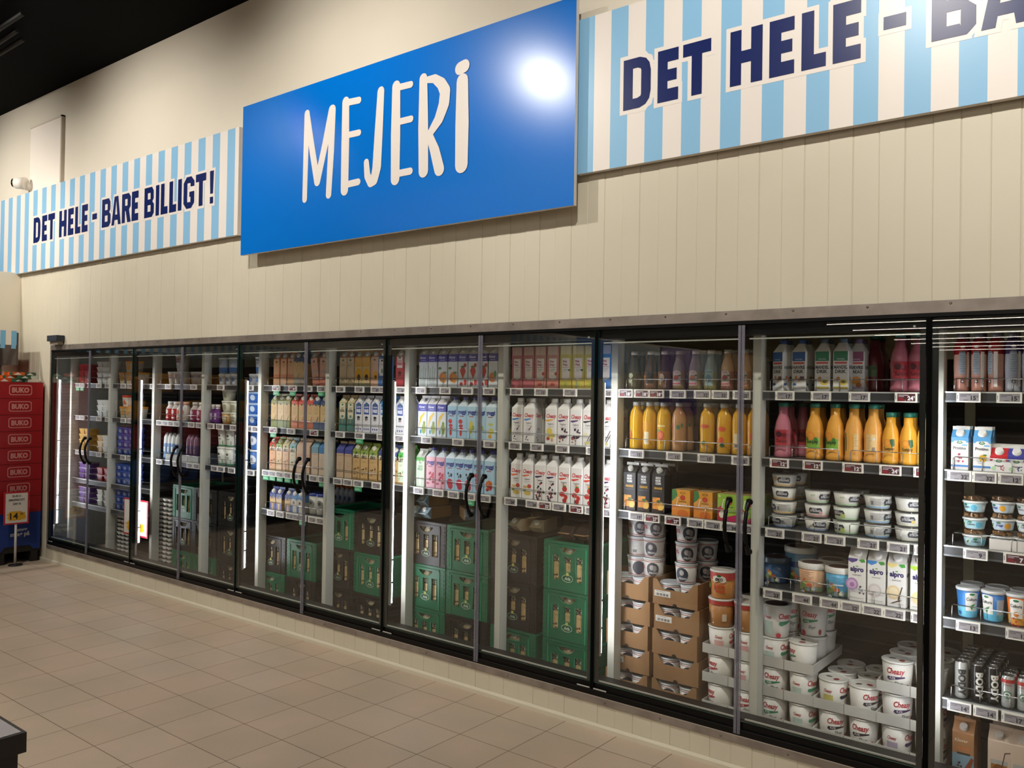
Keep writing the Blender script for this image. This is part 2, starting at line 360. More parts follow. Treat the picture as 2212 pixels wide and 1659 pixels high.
# ---------------------------------------------------------------- signs
def sign_poly(o, mp, pts, m, e):
    for t in tessellate_polygon([[Vector((a, c, 0)) for a, c in pts]]): o.poly([mp(*pts[i], e) for i in t], m)
NAVY = M('14235c', .33, spec=.3); SWHITE = M('e6dfd9', .33, spec=.3); SBLUE = M('88bade', .33, spec=.3)
def rect(a, b, c, d): return [(a, b), (c, b), (c, d), (a, d)]
def glyph(ch, w, t):
    """convex pieces of a heavy block letter, unit height, width w, stroke t"""
    h = .24
    if ch == 'E': return [rect(0,0,t,1), rect(0,0,w,h), rect(0,.39,w*.92,.61), rect(0,1-h,w,1)]
    if ch == 'L': return [rect(0,0,t,1), rect(0,0,w,h)]
    if ch == 'I': return [rect(0,0,t,1)]
    if ch == 'T': return [rect((w-t)/2,0,(w+t)/2,1), rect(0,1-h,w,1)]
    if ch == 'H': return [rect(0,0,t,1), rect(w-t,0,w,1), rect(0,.39,w,.61)]
    if ch == '-': return [rect(0,.37,w,.58)]
    if ch == '!': return [[(0,1),(t*.15,.3),(t*.85,.3),(t,1)], rect(.02,0,t-.02,.2)]
    if ch == 'D':
        o = [(t*.9,0),(w*.6,0),(w*.82,.05),(w*.95,.15),(w,.3),(w,.7),(w*.95,.85),(w*.82,.95),(w*.6,1),(t*.9,1)]
        n = [(t*.9,.2),(w*.52,.2),(w-t*1.05,.23),(w-t,.27),(w-t,.34),(w-t,.66),(w-t,.73),(w-t*1.05,.77),(w*.52,.8),(t*.9,.8)]
        return [rect(0,0,t,1)]+[[o[k], o[k+1], n[k+1], n[k]] for k in range(9)]
    if ch == 'B': return [rect(0,0,t,1), [(0,0),(w*.74,0),(w*.64,.19),(0,.19)], rect(0,.41,w*.75,.6), rect(0,.81,w*.7,1), [(w-t,.16),(w*.7,0),(w*.8,0),(w,.13),(w,.42),(w*.82,.52),(w*.68,.52),(w-t,.4)], [(w-t*1.05,.62),(w*.66,.5),(w*.8,.5),(w*.96,.6),(w*.96,.87),(w*.78,1),(w*.66,1),(w-t*1.05,.86)]]
    if ch == 'R': return [rect(0,0,t,1), rect(0,.4,w*.7,.58), rect(0,.81,w*.7,1), [(w-t,.6),(w*.62,.42),(w*.78,.42),(w,.54),(w,.87),(w*.78,1),(w*.62,1),(w-t,.84)], [(w*.42,.46),(w-t,0),(w+.02,0),(w*.8,.46)]]
    if ch == 'A': return [[(0,0),(t*.9,0),(w*.5,.86),(w*.62,1),(w*.3,1)], [(w-t*.9,0),(w,0),(w*.7,1),(w*.38,1),(w*.5,.86)], rect(w*.2,.17,w*.8,.36)]
    if ch == 'G': return [[(0,.18),(w*.28,0),(w*.4,.0),(t,.26),(t,.74),(w*.4,1),(w*.28,1),(0,.82)], [(w*.25,0),(w*.72,0),(w*.62,.2),(w*.34,.2)], [(w*.25,1),(w*.34,.8),(w*.66,.8),(w*.74,1)], [(w-t,.68),(w,.68),(w,.84),(w*.72,1),(w*.6,1)], [(w*.55,.36),(w,.36),(w,.52),(w*.55,.52)], [(w-t,.5),(w-t,.24),(w*.6,0),(w*.72,0),(w,.16),(w,.5)]]
TXT = [('D',0,.15),('E',.187,.108),('T',.318,.14),('H',.55,.149),('E',.73,.109),('L',.87,.102),('E',1.0,.111),('-',1.198,.084),('B',1.374,.153),('A',1.544,.16),('R',1.722,.145),('E',1.886,.108),('B',2.09,.15),('I',2.268,.05),('L',2.346,.102),('L',2.473,.102),('I',2.6,.05),('G',2.68,.15),('T',2.85,.14),('!',3.04,.06)]
def grow(P, e):
    n = len(P); A = sum(P[i][0]*P[(i+1)%n][1]-P[(i+1)%n][0]*P[i][1] for i in range(n)); s = 1 if A > 0 else -1; out = []
    for i in range(n):
        a, p, c = P[i-1], P[i], P[(i+1) % n]
        d1 = Vector((p[0]-a[0], p[1]-a[1])).normalized(); d2 = Vector((c[0]-p[0], c[1]-p[1])).normalized()
        n1 = Vector((d1.y, -d1.x))*s; n2 = Vector((d2.y, -d2.x))*s; m = (n1+n2); m = m/max(.35, m.length_squared/2) if m.length > 1e-6 else n1
        out.append((p[0]+m.x*e, p[1]+m.y*e))
    return out
def striped(xl, xr, tx, label, y=-.045):
    o = tag(link('striped_sign', None, None, ((xl+xr)/2, y, 2.78)), label, 'sign'); ox = -(xl+xr)/2
    b = MB(); b.box(xl+ox, 0, 0, xr+ox, .03, .785, M('d9d2cb', .5)); part('panel', b, o)
    b = MB(); x = xl; i = 0; n0 = round((xl-(-2.385))/.0965)
    edges = [-2.385+.0965*j for j in range(n0, n0+200) if xl-.2 < -2.385+.0965*j < xr]
    for j, g in enumerate(edges):
        a = max(g, xl); c = min(g+.0965, xr)
        if c > a: b.poly([(a+ox, -.001, 0), (c+ox, -.001, 0), (c+ox, -.001, .785), (a+ox, -.001, .785)], SBLUE if (n0+j) % 2 == 0 else SWHITE)
    part('printed_stripes', b, o)
    ne = 0; b = MB(); mp = lambda u, v, e: (u, -e, v)
    for ch, dx, wd in TXT:
        t = .052
        for P in glyph(ch, wd/.245, t/.245):
            Q = [(tx+dx+ox+a*.245, .27+c*.245) for a, c in P]
            ne = ne+1; sign_poly(b, mp, grow(Q, .02), SWHITE, .0015+.00001*ne); sign_poly(b, mp, Q, NAVY, .003+.00001*ne)
    part('lettering', b, o)
    for k in range(int((xr-xl)/.9)+1):
        b = MB(); x = xl+ox+.1+k*.9; b.box(x, .03, .2, x+.06, .075, .6, M('8b857d', .6)); part('bracket', b, o)
striped(-11.2, -5.33, -8.733, 'striped blue and white sign left of the plain blue sign')
striped(-2.385, 3.3, -2.118, 'striped blue and white sign right of the plain blue sign')
o = tag(link('blue_sign', None, None, (-3.785, -.1, 2.612)), 'bright blue sign with white hand lettering reading MEJERI', 'sign')
b = MB(); b.box(-1.42, 0, 0, 1.42, .025, 1.055, {'*': M('d6d0c8', .5), 'f': M('006fd0', .24, name='sign_blue', spec=.38)}); part('panel', b, o)
for k in (-1.1, 0, 1.1):
    b = MB(); b.box(k, .025, .3, k+.06, .13, .8, M('8b857d', .6)); part('bracket', b, o)
b = MB()
def zc(x, y):
    q = at(500+x/2.765, y/2.765, -.102); return (q.x+3.785, q.z-2.612)
NS = [0]
def stroke(P, wd):
    P = [Vector(zc(*p)) for p in P]
    W = [q*.0036/2.765*1.08 for q in (wd if isinstance(wd, list) else [wd]*len(P))]
    for i in range(len(P)-1):
        d = (P[i+1]-P[i]).normalized(); n = Vector((-d.y, d.x))
        b.poly([(*(P[i]+n*W[i]/2), ), (*(P[i]-n*W[i]/2), ), (*(P[i+1]-n*W[i+1]/2), ), (*(P[i+1]+n*W[i+1]/2), )][::1], SWHITE)
        NS[0] += 1; b.v[-4:] = [(q[0], -.002-.00002*NS[0], q[1]) for q in b.v[-4:]]
    for p, q in zip(P, W):
        NS[0] += 1; b.poly([(p.x+q/2*math.cos(j*.4488), -.002-.00002*NS[0], p.y+q/2*math.sin(j*.4488)) for j in range(14)], SWHITE)
stroke([(452,680),(445,900),(437,1190)], [38,36,34]); stroke([(452,680),(480,880),(512,1085)], [36,40,42]); stroke([(512,1085),(560,860),(600,655)], [42,42,44]); stroke([(603,655),(595,900),(580,1162)], [46,42,38])
stroke([(683,608),(680,860),(675,1135)], [46,52,50]); stroke([(695,612),(762,598)], 30); stroke([(700,806),(762,792)], 28); stroke([(690,1102),(757,1086)], 30)
stroke([(893,545),(880,780),(868,1000),(852,1075),(832,1090),(812,1050),(806,970)], [42,50,54,46,42,38,32])
stroke([(985,515),(981,800),(978,1070)], [48,56,52]); stroke([(1000,522),(1072,504)], 28); stroke([(1000,728),(1073,710)], 28); stroke([(995,1037),(1068,1022)], 30)
stroke([(1147,470),(1146,760),(1147,1022)], [44,56,54]); stroke([(1165,478),(1215,470),(1255,500),(1277,545),(1270,620),(1240,710),(1188,795)], [26,36,48,56,58,50,34]); stroke([(1180,800),(1215,900),(1242,1012)], [34,50,54])
stroke([(1380,484),(1378,740),(1374,985)], [60,70,66]); stroke([(1366,409),(1394,394)], [52,52])
part('lettering', b, o)
# ---------------------------------------------------------------- lamps, pipes, camera, sensor
LIN = M('fff3e2', .5, emit=LINE)
for k in range(14):
    y = -5.2-3.0*k
    t = tag(link('linear_ceiling_lamp', None, None, (0, y, 4.2)), 'long linear ceiling lamp row %s from the cooler wall' % ORD[k], 'ceiling lamp', 'linear lamp rows over the shop floor')
    b = MB(); b.box(-9.5, -.04, .02, 9.5, .04, .1, M('d8d8d8', .5)); part('housing', b, t)
    b = MB(); b.box(-9.5, -.035, 0, 9.5, .035, .02, LIN); part('diffuser', b, t)
for k, (sx, sy) in enumerate(SPOTS):
    t = tag(link('track_spot_lamp', None, None, (sx, sy, SPOTZ)), 'black track spotlight aimed at the dairy wall, %s along the track' % ORD[k], 'spotlight', 'track spots lighting the dairy wall')
    b = MB(); b.tube([(0, -.16, .12), (0, -.08, .065)], .05, BLACKF, 12); part('head', b, t)
    b = MB(); b.box(-.02, -.14, .1, .02, -.1, .24, BLACKF); part('bracket', b, t)
for k, (pa, pb) in enumerate((((50, 28), (0, 61)), ((37, 65), (0, 90)), ((51, 84), (0, 115)))):
    def up(q):
        d = CR*((q[0]-1106)/FPX)+CU*(-(q[1]-829.5)/FPX)+CF; return CAM+d*((4.45-CAM.z)/d.z)
    A, B = up(pa), up(pb); B = B+(B-A)*3
    b = MB(); b.tube([A, B], .02, M('121212', .6), 6); tag(link('ceiling_pipe', b.mesh('ceiling_pipe')), 'thin dark pipe under the black ceiling, %s of three from above' % ORD[k], 'pipe', 'dark ceiling pipes')
c = at(56, 402, -.03)
t = tag(link('security_camera', None, None, (c.x, .03, c.z)), 'small white security camera on the wall above the left striped sign', 'security camera')
b = MB(); b.tube([(0, .0, 0), (0, -.06, 0)], .04, M('e5e0d8', .4), 14); part('wall_mount', b, t)
b = MB(); b.tube([(.02, -.07, .02), (-.06, -.13, .025)], [.06, .055], M('e5e0d8', .4), 16); part('housing', b, t)
b = MB(); b.tube([(-.06, -.13, .025), (-.08, -.145, .027)], .042, M('101012', .15), 14); part('lens', b, t)
c = at(125, 737, -.02)
t = tag(link('door_sensor', None, None, (c.x, -.006, 2.052)), 'small dark sensor box on top of the frame corner by the red box stack', 'sensor')
b = MB(); b.box(-.08, -.05, .0, .08, 0, .03, M('9a9085', .5)); part('base', b, t)
b = MB(); b.box(-.1, -.07, .03, .1, 0, .085, M('1d2130', .3)); part('cover', b, t)
for k, (sx, sy, ax, ay, az, en, an) in enumerate(ADDED_SPOTS):  # unseen housings made up for the added spots
    t = tag(link('added_spot_lamp', None, None, (sx, sy, SPOTZ)), 'black spotlight added out of view for extra light, %s of the added spots' % ORD[k], 'spotlight', 'spots added for extra light')
    b = MB(); b.tube([(0, 0, .14), (0, 0, .05)], .05, BLACKF, 12); part('head', b, t)
    b = MB(); b.box(-.02, -.02, .14, .02, .02, .25, BLACKF); part('bracket', b, t)
# ---------------------------------------------------------------- bin corner bottom left
LX, LY, LH = -2.39, -2.607, .75
t = tag(link('display_bin', None, None, (LX-.45, LY-.35, 0)), 'dark grey display bin with stepped rim, cut off by the photo corner', 'display bin')
DB = M('2a2826', .45); DT = noisy('bin_lid', '8d8894', 'a39d9d', 2.5, .25)
b = MB(); b.box(-.42, -.32, 0, .42, .32, .62, DB); b.box(-.435, -.335, .62, .435, .335, .695, DB); part('body', b, t)
b = MB(); b.box(-.45, -.35, .695, .45, .35, .748, DB); part('rim', b, t)
b = MB(); b.poly([(-.44, -.34, .749), (.44, -.34, .749), (.44, .34, .749), (-.44, .34, .749)], DT); b.box(-.44,-.34,.742,.44,.34,.7488,DT); part('lid', b, t)
# ---------------------------------------------------------------- goods: builders
def mpf(d): return lambda u, v, e: (u, -d/2-e, v)
def mps(w): return lambda u, v, e: (w/2+e, u, v)
def carton(name, cat, w, d, h, base, top, D=(), DS=(), cap='e8e6e0', capr=.0145, fin=None, bodyh=None):
    hb = bodyh or h-.052; hr = h-.014; b = MB(); B = M(base, .4); T = M(top, .4); F = M(fin or top, .4)
    x, y = w/2, d/2
    for P in (((-x,-y,0),(x,-y,0),(x,-y,hb),(-x,-y,hb)), ((x,-y,0),(x,y,0),(x,y,hb),(x,-y,hb)), ((x,y,0),(-x,y,0),(-x,y,hb),(x,y,hb)), ((-x,y,0),(-x,-y,0),(-x,-y,hb),(-x,y,hb)), ((-x,y,0),(x,y,0),(x,-y,0),(-x,-y,0))): b.poly(P, B)
    b.poly([(-x,-y,hb),(x,-y,hb),(x,-.002,hr),(-x,-.002,hr)], T); b.poly([(x,y,hb),(-x,y,hb),(-x,.002,hr),(x,.002,hr)], T)
    for s in (1, -1):
        c = (s*(x-.016), 0, hr-.006)
        b.poly([(s*x,-y,hb),(s*x,y,hb),c], T); b.poly([(s*x,-y,hb),c,(s*x,0,hr)], T); b.poly([(s*x,y,hb),(s*x,0,hr),c], T)
    b.box(-x,-.002,hr-.002,x,.002,h,F)
    b.decs(D, mpf(d)); b.decs(DS, mps(w))
    parts = [('body', b.mesh('body'))]
    if cap:
        q = MB(); n = Vector((0, -(hr-hb), y)).normalized(); c = Vector((0, -y*.52, (hb+hr)/2-.001)); q.tube([c-n*.001, c+n*.004, c+n*.0041, c+n*.015], [capr*1.15, capr*1.15, capr, capr*.96], M(cap, .35), 14)
        parts.append(('cap', q.mesh('cap')))
    return Proto(name, cat, parts)
def shoulder(name, cat, w, h, base, capc, D=(), DS=(), top=None, capr=.017, caph=.02):
    """square carton bottle: straight body, sloping shoulders, round screw cap on top"""
    b = MB(); x = w/2; hb = h-.058; hn = h-caph; n = .018; c = w*.055
    def ring(s, z, k): return [(-s+k,-s,z),(s-k,-s,z),(s,-s+k,z),(s,s-k,z),(s-k,s,z),(-s+k,s,z),(-s,s-k,z),(-s,-s+k,z)]
    R = [ring(x, 0, c), ring(x, hb, c), ring(n, hn-.003, .009), ring(n*.95, hn, .009)]
    cols = [M(base, .35), M(top or base, .35), M(top or base, .35)]
    for i in range(3):
        for k in range(8):
            b.poly([R[i][k], R[i][(k+1)%8], R[i+1][(k+1)%8], R[i+1][k]], cols[i])
    b.poly(R[0][::-1], cols[0])
    b.decs(D, mpf(w)); b.decs(DS, mps(w))
    q = MB(); q.lathe([(capr, hn), (capr*1.03, hn+.003), (capr*1.03, h-.003), (capr*.9, h)], M(capc, .35), 14)
    return Proto(name, cat, [('body', b.mesh('body')), ('cap', q.mesh('cap'))])
def rz_at(prof, v):
    for (r0, z0), (r1, z1) in zip(prof, prof[1:]):
        if z0 <= v <= z1 and z1 > z0: return r0+(r1-r0)*(v-z0)/(z1-z0)
    return prof[-1][0]
def wrap(prof, rr): return lambda u, v, e: ((rz_at(prof, v)+e+.0008)*math.sin(u/rr), -(rz_at(prof, v)+e+.0008)*math.cos(u/rr), v)
def bottle(name, cat, prof, cols, cap, capprof, D=(), rr=None, seg=24, rough=.2):
    b = MB(); rr = rr or max(r for r, z in prof)
    b.lathe(prof, [M(c, rough) for c in cols] if isinstance(cols, list) else M(cols, rough), seg); b.decs(D, wrap(prof, rr), .009)
    q = MB(); q.lathe(capprof, M(cap, .35), 18)
    return Proto(name, cat, [('body', b.mesh('body')), ('cap', q.mesh('cap'))])
def tub(name, cat, rt, rb, h, base, lid, D=(), lidh=.012, over=.003, seg=28, film=None, clear=None, band=None):
    prof = [(rb*.94, 0), (rb, .003), (rt, h-lidh)]; b = MB(); b.lathe(prof, M(base, .35), seg); b.decs(D, wrap(prof, (rt+rb)/2), .012)
    q = MB(); lm = M(lid, .3) if isinstance(lid, str) else lid
    q.lathe([(rt+over*.6, h-lidh), (rt+over, h-lidh+.002), (rt+over, h-.003), (rt+over-.003, h)], lm, seg, top=False)
    q.lathe([(rt+over-.003, h-.0), (rt*.9, h-.003), (rt*.88, h-.0032)], lm, seg, bot=False)
    if film: q.decs([('e', 0, 0, rt*.8, rt*.8, film)]+([('e', rt*.3, -rt*.2, rt*.2, rt*.25, '8f2a2f'), ('e', -rt*.35, rt*.1, rt*.25, rt*.15, '3b3a3a')] if film in ('e2dfd6',) else []), lambda u, v, e: (u, v, h-.003+e), 0)
    return Proto(name, cat, [('body', b.mesh('body')), ('lid', q.mesh('lid'))])
def fruit(u, v, r, c, leaf='3f7d34'): return [('e', u, v, r, r*1.05, c), ('e', u+r*.5, v+r*.95, r*.5, r*.22, leaf)]
def berries(u, v, s, cols, n=9, seed=1):
    R = random.Random(seed); return [('e', u+R.uniform(-1, 1)*s, v+R.uniform(-1, 1)*s*1.3, s*R.uniform(.22, .4), s*R.uniform(.22, .4), cols[i % len(cols)]) for i in range(n)]
def lines(u, v, w, n, c, dv=.006, hh=.0018): return [('r', u-w/2*(1-.25*(i % 2)), v-i*dv, u+w/2*(1-.3*(i % 3)), v-i*dv+hh, c) for i in range(n)]
DARK = '2b2a2c'
# ------------------------------ price tags, shelves
def price_tag(price, promo=False, green=False, w=.086, h=.042):
    b = MB(); b.box(-w/2, -.006, 0, w/2, .006, h, WHITEM); a = MB()
    sc = '4a2228' if promo else '8f898c'; ink = 'e8e4e4' if promo else '1d1b1d'
    D = [('r', -w*.38, h*.13, w*.43, h*.87, sc), ('r', -w*.47, h*.3, -w*.44, h*.7, '7d7b78')]
    D += [('r', -w*.33, h*.7, w*.12, h*.75, ink), ('r', -w*.33, h*.57, -w*.08, h*.61, ink), ('r', -w*.2, h*.2, w*.0, h*.24, ink)]
    if promo: D += [('p', [(-w*.35, h*.18), (-w*.02, h*.18), (-w*.14, h*.5), (-w*.35, h*.5)], '7d1f2a')]
    if price: D += [('t', price, w*.21, h*.24, h*.4, ink, {'b': .04, 'w': w*.26}), ('t', '95', w*.375, h*.48, h*.18, ink, {'b': .02, 'w': w*.07})]
    a.decs(D, lambda u, v, e: (u, -.0062-e, v), 0, .0002)
    P = [('holder', b.mesh('holder')), ('screen', a.mesh('screen'))]
    if green:
        g = MB(); g.box(-w*.36, -.005, -.03, w*.44, -.002, 0, M('2f9a62', .5)); g.decs([('r', -w*.3, -.02, w*.3, -.017, 'd9ecdf'), ('r', -w*.3, -.011, w*.2, -.009, 'd9ecdf')], lambda u, v, e: (u, -.0052-e, v)); P.append(('green_strip', g.mesh('green_strip')))
    return Proto('price_tag', 'price tag', P)
_PT = {}
def get_tag(price, promo, green):
    k = (price, promo, green)
    if k not in _PT: _PT[k] = price_tag(price, promo, green)
    return _PT[k]
BAY = ['outermost bay', 'blue tub bay', 'red bottle bay', 'bucket bay', 'brown carton bay', 'lactose-free milk bay', 'purple carton bay', 'white bottle bay', 'orange bottle bay', 'pink juice bay', 'drink can bay']
LV = {'A': 'top shelf', 'B': 'second shelf', 'C': 'third shelf', 'D': 'fourth shelf', 'E': 'fifth shelf', 'F': 'floor shelf'}
SH = M('4c4e50', .4, .5); RAIL = M('bcbdba', .3, .4); RAILD = M('38393a', .4, .4); CHR = M('b9b9b6', .2, .9)
YF = .192
def shelf(bay, lev, z, depth=.62, guard=True, gh=.052, split=2, x0=None, x1=None):
    a = SEAM[bay]+.02 if x0 is None else x0; c = SEAM[bay+1]-.022 if x1 is None else x1; cx = (a+c)/2
    o = tag(link('shelf', None, None, (cx, YF, z)), 'grey metal shelf with price rail, %s of %s' % (LV[lev], BAY[bay]), 'shelf', 'shelves of the cold room racks')
    b = MB(); b.box(a-cx, .012, -.02, c-cx, depth, -.0005, SH); part('deck', b, o)
    b = MB(); b.box(a-cx, 0, -.006, c-cx, .0119, -.0005, RAIL); b.box(a-cx, .002, -.036, c-cx, .0119, -.0062, RAILD); b.box(a-cx, 0, -.044, c-cx, .0119, -.0362, M('5f6162', .35, .4)); part('price_rail', b, o)
    if guard:
        n = split; W = (c-a)/n
        for k in range(n):
            p0 = a-cx+k*W+.03; p1 = p0+W-.05; y = .014
            b = MB(); b.tube([(p0, y, 0), (p0, y, gh-.006), (p0+.006, y, gh), (p1-.006, y, gh), (p1, y, gh-.006), (p1, y, 0)], .0022, CHR, 6)
            m = 3
            for q in range(1, m): xx = p0+(p1-p0)*q/m; b.tube([(xx, y+.004, 0), (xx, y+.004, gh)], .0017, CHR, 5)
            part('guard_rail', b, o)
    return o
def tags(bay, lev, z, L, py):
    """price tags clipped to a shelf rail; L = (pixel x, price, promo, green)"""
    for i, t in enumerate(sorted(L)):
        px, pr = t[0], t[1]; promo = len(t) > 2 and t[2]; green = len(t) > 3 and t[3]
        x = at(px, py, YF-.012).x
        kind = 'dark red price tag' if promo else ('price tag over green strip' if green else 'white price tag')
        get_tag(pr, promo, green).put(x, YF-.0085, z-.0435, 0, '%s, %s along the rail, %s of %s' % (kind, ORD[i], LV[lev], BAY[bay]), 'price tags on the shelf rails')
def row(bay, lev, z, py, L, group, Y=None, back=0, gap=None):
    """L = (proto, pixel x, desc[, extra y, rz, z-offset]); front faces stand at depth Y"""
    Y = Y or .214
    for i, t in enumerate(L):
        P, px, desc = t[:3]; dy = t[3] if len(t) > 3 else 0; rz = t[4] if len(t) > 4 else 0; dz = t[5] if len(t) > 5 else 0
        dd = P.depth; x = at(px, py, Y+dy).x
        P.put(x, Y+dy+dd/2, z+dz, rz, '%s, %s along, %s of %s' % (desc, ORD[i], LV[lev], BAY[bay]), group)
        sd = desc.split(' with ')[0].split(',')[0].split(' showing')[0]
        for k in range(1, (t[6] if len(t) > 6 else back)+1):
            P.put(x, Y+dy+dd/2+k*(dd+.006), z+dz, rz, '%s, %sbehind the %s along, %s of %s' % (sd, 'two ' if k == 2 else '', ORD[i], LV[lev], BAY[bay]), group)
def shiftv(D, dv):
    out = []
    for d in D:
        d = list(d)
        if d[0] == 't': d[3] += dv
        elif d[0] == 'r': d[2] += dv; d[4] += dv
        elif d[0] == 'e': d[2] += dv
        else: d[1] = [(a, b+dv) for a, b in d[1]]
        out.append(tuple(d))
    return out
def setd(P, d): P.depth = d; return P
# ---------------------------------------------------------------- goods: kinds and places
Z = {'A': 1.697, 'B': 1.390, 'C': 1.073, 'D': .792, 'E': .463}
for k in range(11):
    b = MB(); b.box(SEAM[k]+.022, .85, 0, SEAM[k+1]-.024, .86, 1.86, M('0d0d0e', .7, spec=.2)); 
    for i in range(24): b.box(SEAM[k]+.03, .847, .1+i*.07, SEAM[k+1]-.03, .85, .112+i*.07, M('161617', .6))
    tag(link('rear_panel', b.mesh('rear_panel')), 'dark slotted rear panel closing the %s' % BAY[k], 'rear panel', 'dark rear panels of the racks')
# ======== drink can bay (10)
for l in 'ABCDE': shelf(10, l, {'A': 1.702, 'B': 1.386, 'C': 1.080, 'D': .790, 'E': .465}[l], split=2, x1=SEAM[11]-.022)
bp = [(.025, 0), (.0275, .004), (.0275, .06), (.029, .1), (.028, .15), (.029, .175), (.026, .2), (.016, .218)]
def milkshake(base, low, mid, lab):
    P = setd(bottle('flavoured_milk_bottle', 'milk drink bottle', bp, [low, low, mid, mid, base, base, base], '5d5a62', [(.0185, .216), (.0185, .238), (.016, .242)], [('r', -.014, .07, .012, .155, 'aab4bd'), ('r', .016, .02, .03, .16, 'efe6e0'), ('r', -.012, .155, .01, .162, '7a8088'), ('r', -.006, .035, .006, .047, '2b2b2b'), ('r', -.0035, .0375, .0035, .0445, 'ecebea'), ('e', 0, .18, .008, .006, 'cdbdb0')]+lines(0, .145, .02, 8, '6f7f90', .009)), .06); return P
MR = milkshake('a3161d', 'c98f7e', 'd9a795', 0); MP = milkshake('43345f', 'b9bcc6', 'b4b8c4', 0)
row(10, 'A', 1.702, 790, [(MR, 2074, 'red capped-grey milk drink bottle', 0, .3), (MR, 2112, 'red milk drink bottle with blue panel', 0, -.2), (MR, 2149, 'red and white milk drink bottle', 0, -.7), (MP, 2186, 'purple milk drink bottle', 0, .2), (MP, 2223, 'purple milk drink bottle, turned', 0, -.3)], 'milk drink bottles on the top shelf', back=1)
tags(10, 'A', 1.702, [(2092, '15'), (2180, '15')], 853)
def logo(u, v, s): return [('e', u, v, s, s*.5, '23734a'), ('e', u, v+s*.5, s*.3, s*.3, 'd8cf8a'), ('r', u-s*.6, v-s*.12, u+s*.6, v+s*.1, 'e6ece4')]
def protino(fc, small=False, top='5b9fd0'):
    w, h = (.062, .175) if not small else (.062, .108); hb = h-.045
    D = [('r', -w/2, hb-.02, w/2, hb, top), ('e', -.012, hb-.019, .011, .006, 'ece9e2'), ('e', .012, hb-.018, .012, .006, 'ece9e2'), ('e', 0, hb-.022, .012, .006, 'ece9e2')]+logo(0, hb-.02, .011)
    if not small: D += [('t', 'Protino', 0, hb-.048, .012, DARK, {'w': .046}), ('r', .008, hb-.033, .028, hb-.027, '7fb6e0'), ('r', -w/2, .012, w/2, .02, '4d86c6')]+fc+lines(-.006, .036, .02, 2, '777777')
    else: D += [('t', 'Protein', 0, hb-.042, .007, DARK, {'w': .04}), ('e', -.018, .014, .008, .008, 'b6d8a8')]+fc
    return setd(carton('protein_yoghurt_carton', 'yoghurt carton', w, w, h, 'e9e7e2', top, D, [('r', -w/2, hb-.02, w/2, hb, top)]+lines(0, hb*.6, .04, 5, '9a9a9a'), fin='dcdad4', bodyh=hb), w)
P1 = protino(berries(.006, .05, .012, ['b3203a', 'c43a50'], 7)); P2 = protino(fruit(.004, .05, .014, 'dcae2c'))
P3 = protino(berries(.012, .018, .008, ['b3203a', 'c9354a'], 6, 3), True, 'c8202c'); P4 = protino(berries(.012, .018, .008, ['35408f', '2b3270'], 6, 4), True, '3a3f9a')
row(10, 'B', 1.386, 970, [(P1, 2073, 'white carton with raspberries and blue top'), (P2, 2121, 'white carton with yellow lemon, blue top'), (P3, 2158, 'small red topped protein yoghurt carton'), (P4, 2196, 'small blue topped protein yoghurt carton')], 'protein yoghurt cartons', back=1)
tags(10, 'B', 1.386, [(2072, '32'), (2126, '32'), (2183, '12')], 1022)
# cups with crunchy topping, three high
def topcup(c1, c2, txt, txc):
    rt, rb, h = .041, .034, .045; prof = [(rb*.95, 0), (rb, .003), (rt, .038)]
    b = MB(); b.lathe(prof, M('dfe6e6', .4), 24); b.decs([('r', -.06, .004, .06, .034, c1), ('e', -.028, .019, .012, .013, 'dfeae4'), ('e', .032, .018, .012, .012, c2), ('t', txt, .002, .016, .009, txc, {'w': .03}), ('e', .0, .029, .008, .004, '23734a'), ('p', [(-.032, .015), (-.028, .011), (-.02, .026), (-.026, .024)], '2f8a4a')], wrap(prof, .038), .01)
    r = MB(); r.lathe([(rt+.004, .037), (rt+.0045, .041), (rt+.002, .0445)], M('d9d8d2', .35), 24)
    g = MB(); R = random.Random(3)
    for i in range(46):
        a = R.uniform(0, 6.28); q = .034*math.sqrt(R.uniform(.1, 1)); zz = .047+R.uniform(0, .013); s = R.uniform(.0035, .0055)
        g.obox((q*math.sin(a), q*math.cos(a), zz), (s, .001, 0), (-.001, s, .001), (0, -.001, s*.8), M(['8a6238', 'a2774a', '6f4a28', '9a6b3a'][i % 4], .8))
    l = MB(); l.lathe([(.0385, .045), (.036, .066), (.033, .068)], CLEAR, 24)
    return setd(Proto('yoghurt_cup_with_topping', 'yoghurt cup', [('cup', b.mesh('cup')), ('rim', r.mesh('rim')), ('crunchy_topping', g.mesh('crunchy_topping')), ('dome_lid', l.mesh('dome_lid'))]), .09)
T1 = topcup('a9d4dc', '5fb0cc', 'Cultura', '3a3f44'); T2 = topcup('c3d4e6', 'e0a437', 'yoggi', '33409a'); T3 = topcup('d9dfe2', 'e6a23a', 'Cultura', '4a4a4a')
for si, (px, base, P, tr) in enumerate([(2104, 1.080, T1, 0), (2166, 1.086, T2, 1), (2221, 1.086, T3, 1)]):
    x = at(px, 1120, .25).x
    for k in range(3):
        P.put(x, .225+.045, base+.0685*k, .2-.5*k, '%s cup with crunchy topping, %s in %s stack, drink can bay' % (['light blue', 'white and orange', 'pale'][si], ['lowest', 'middle', 'topmost'][k], ORD[si]), 'yoghurt cups with crunchy topping')
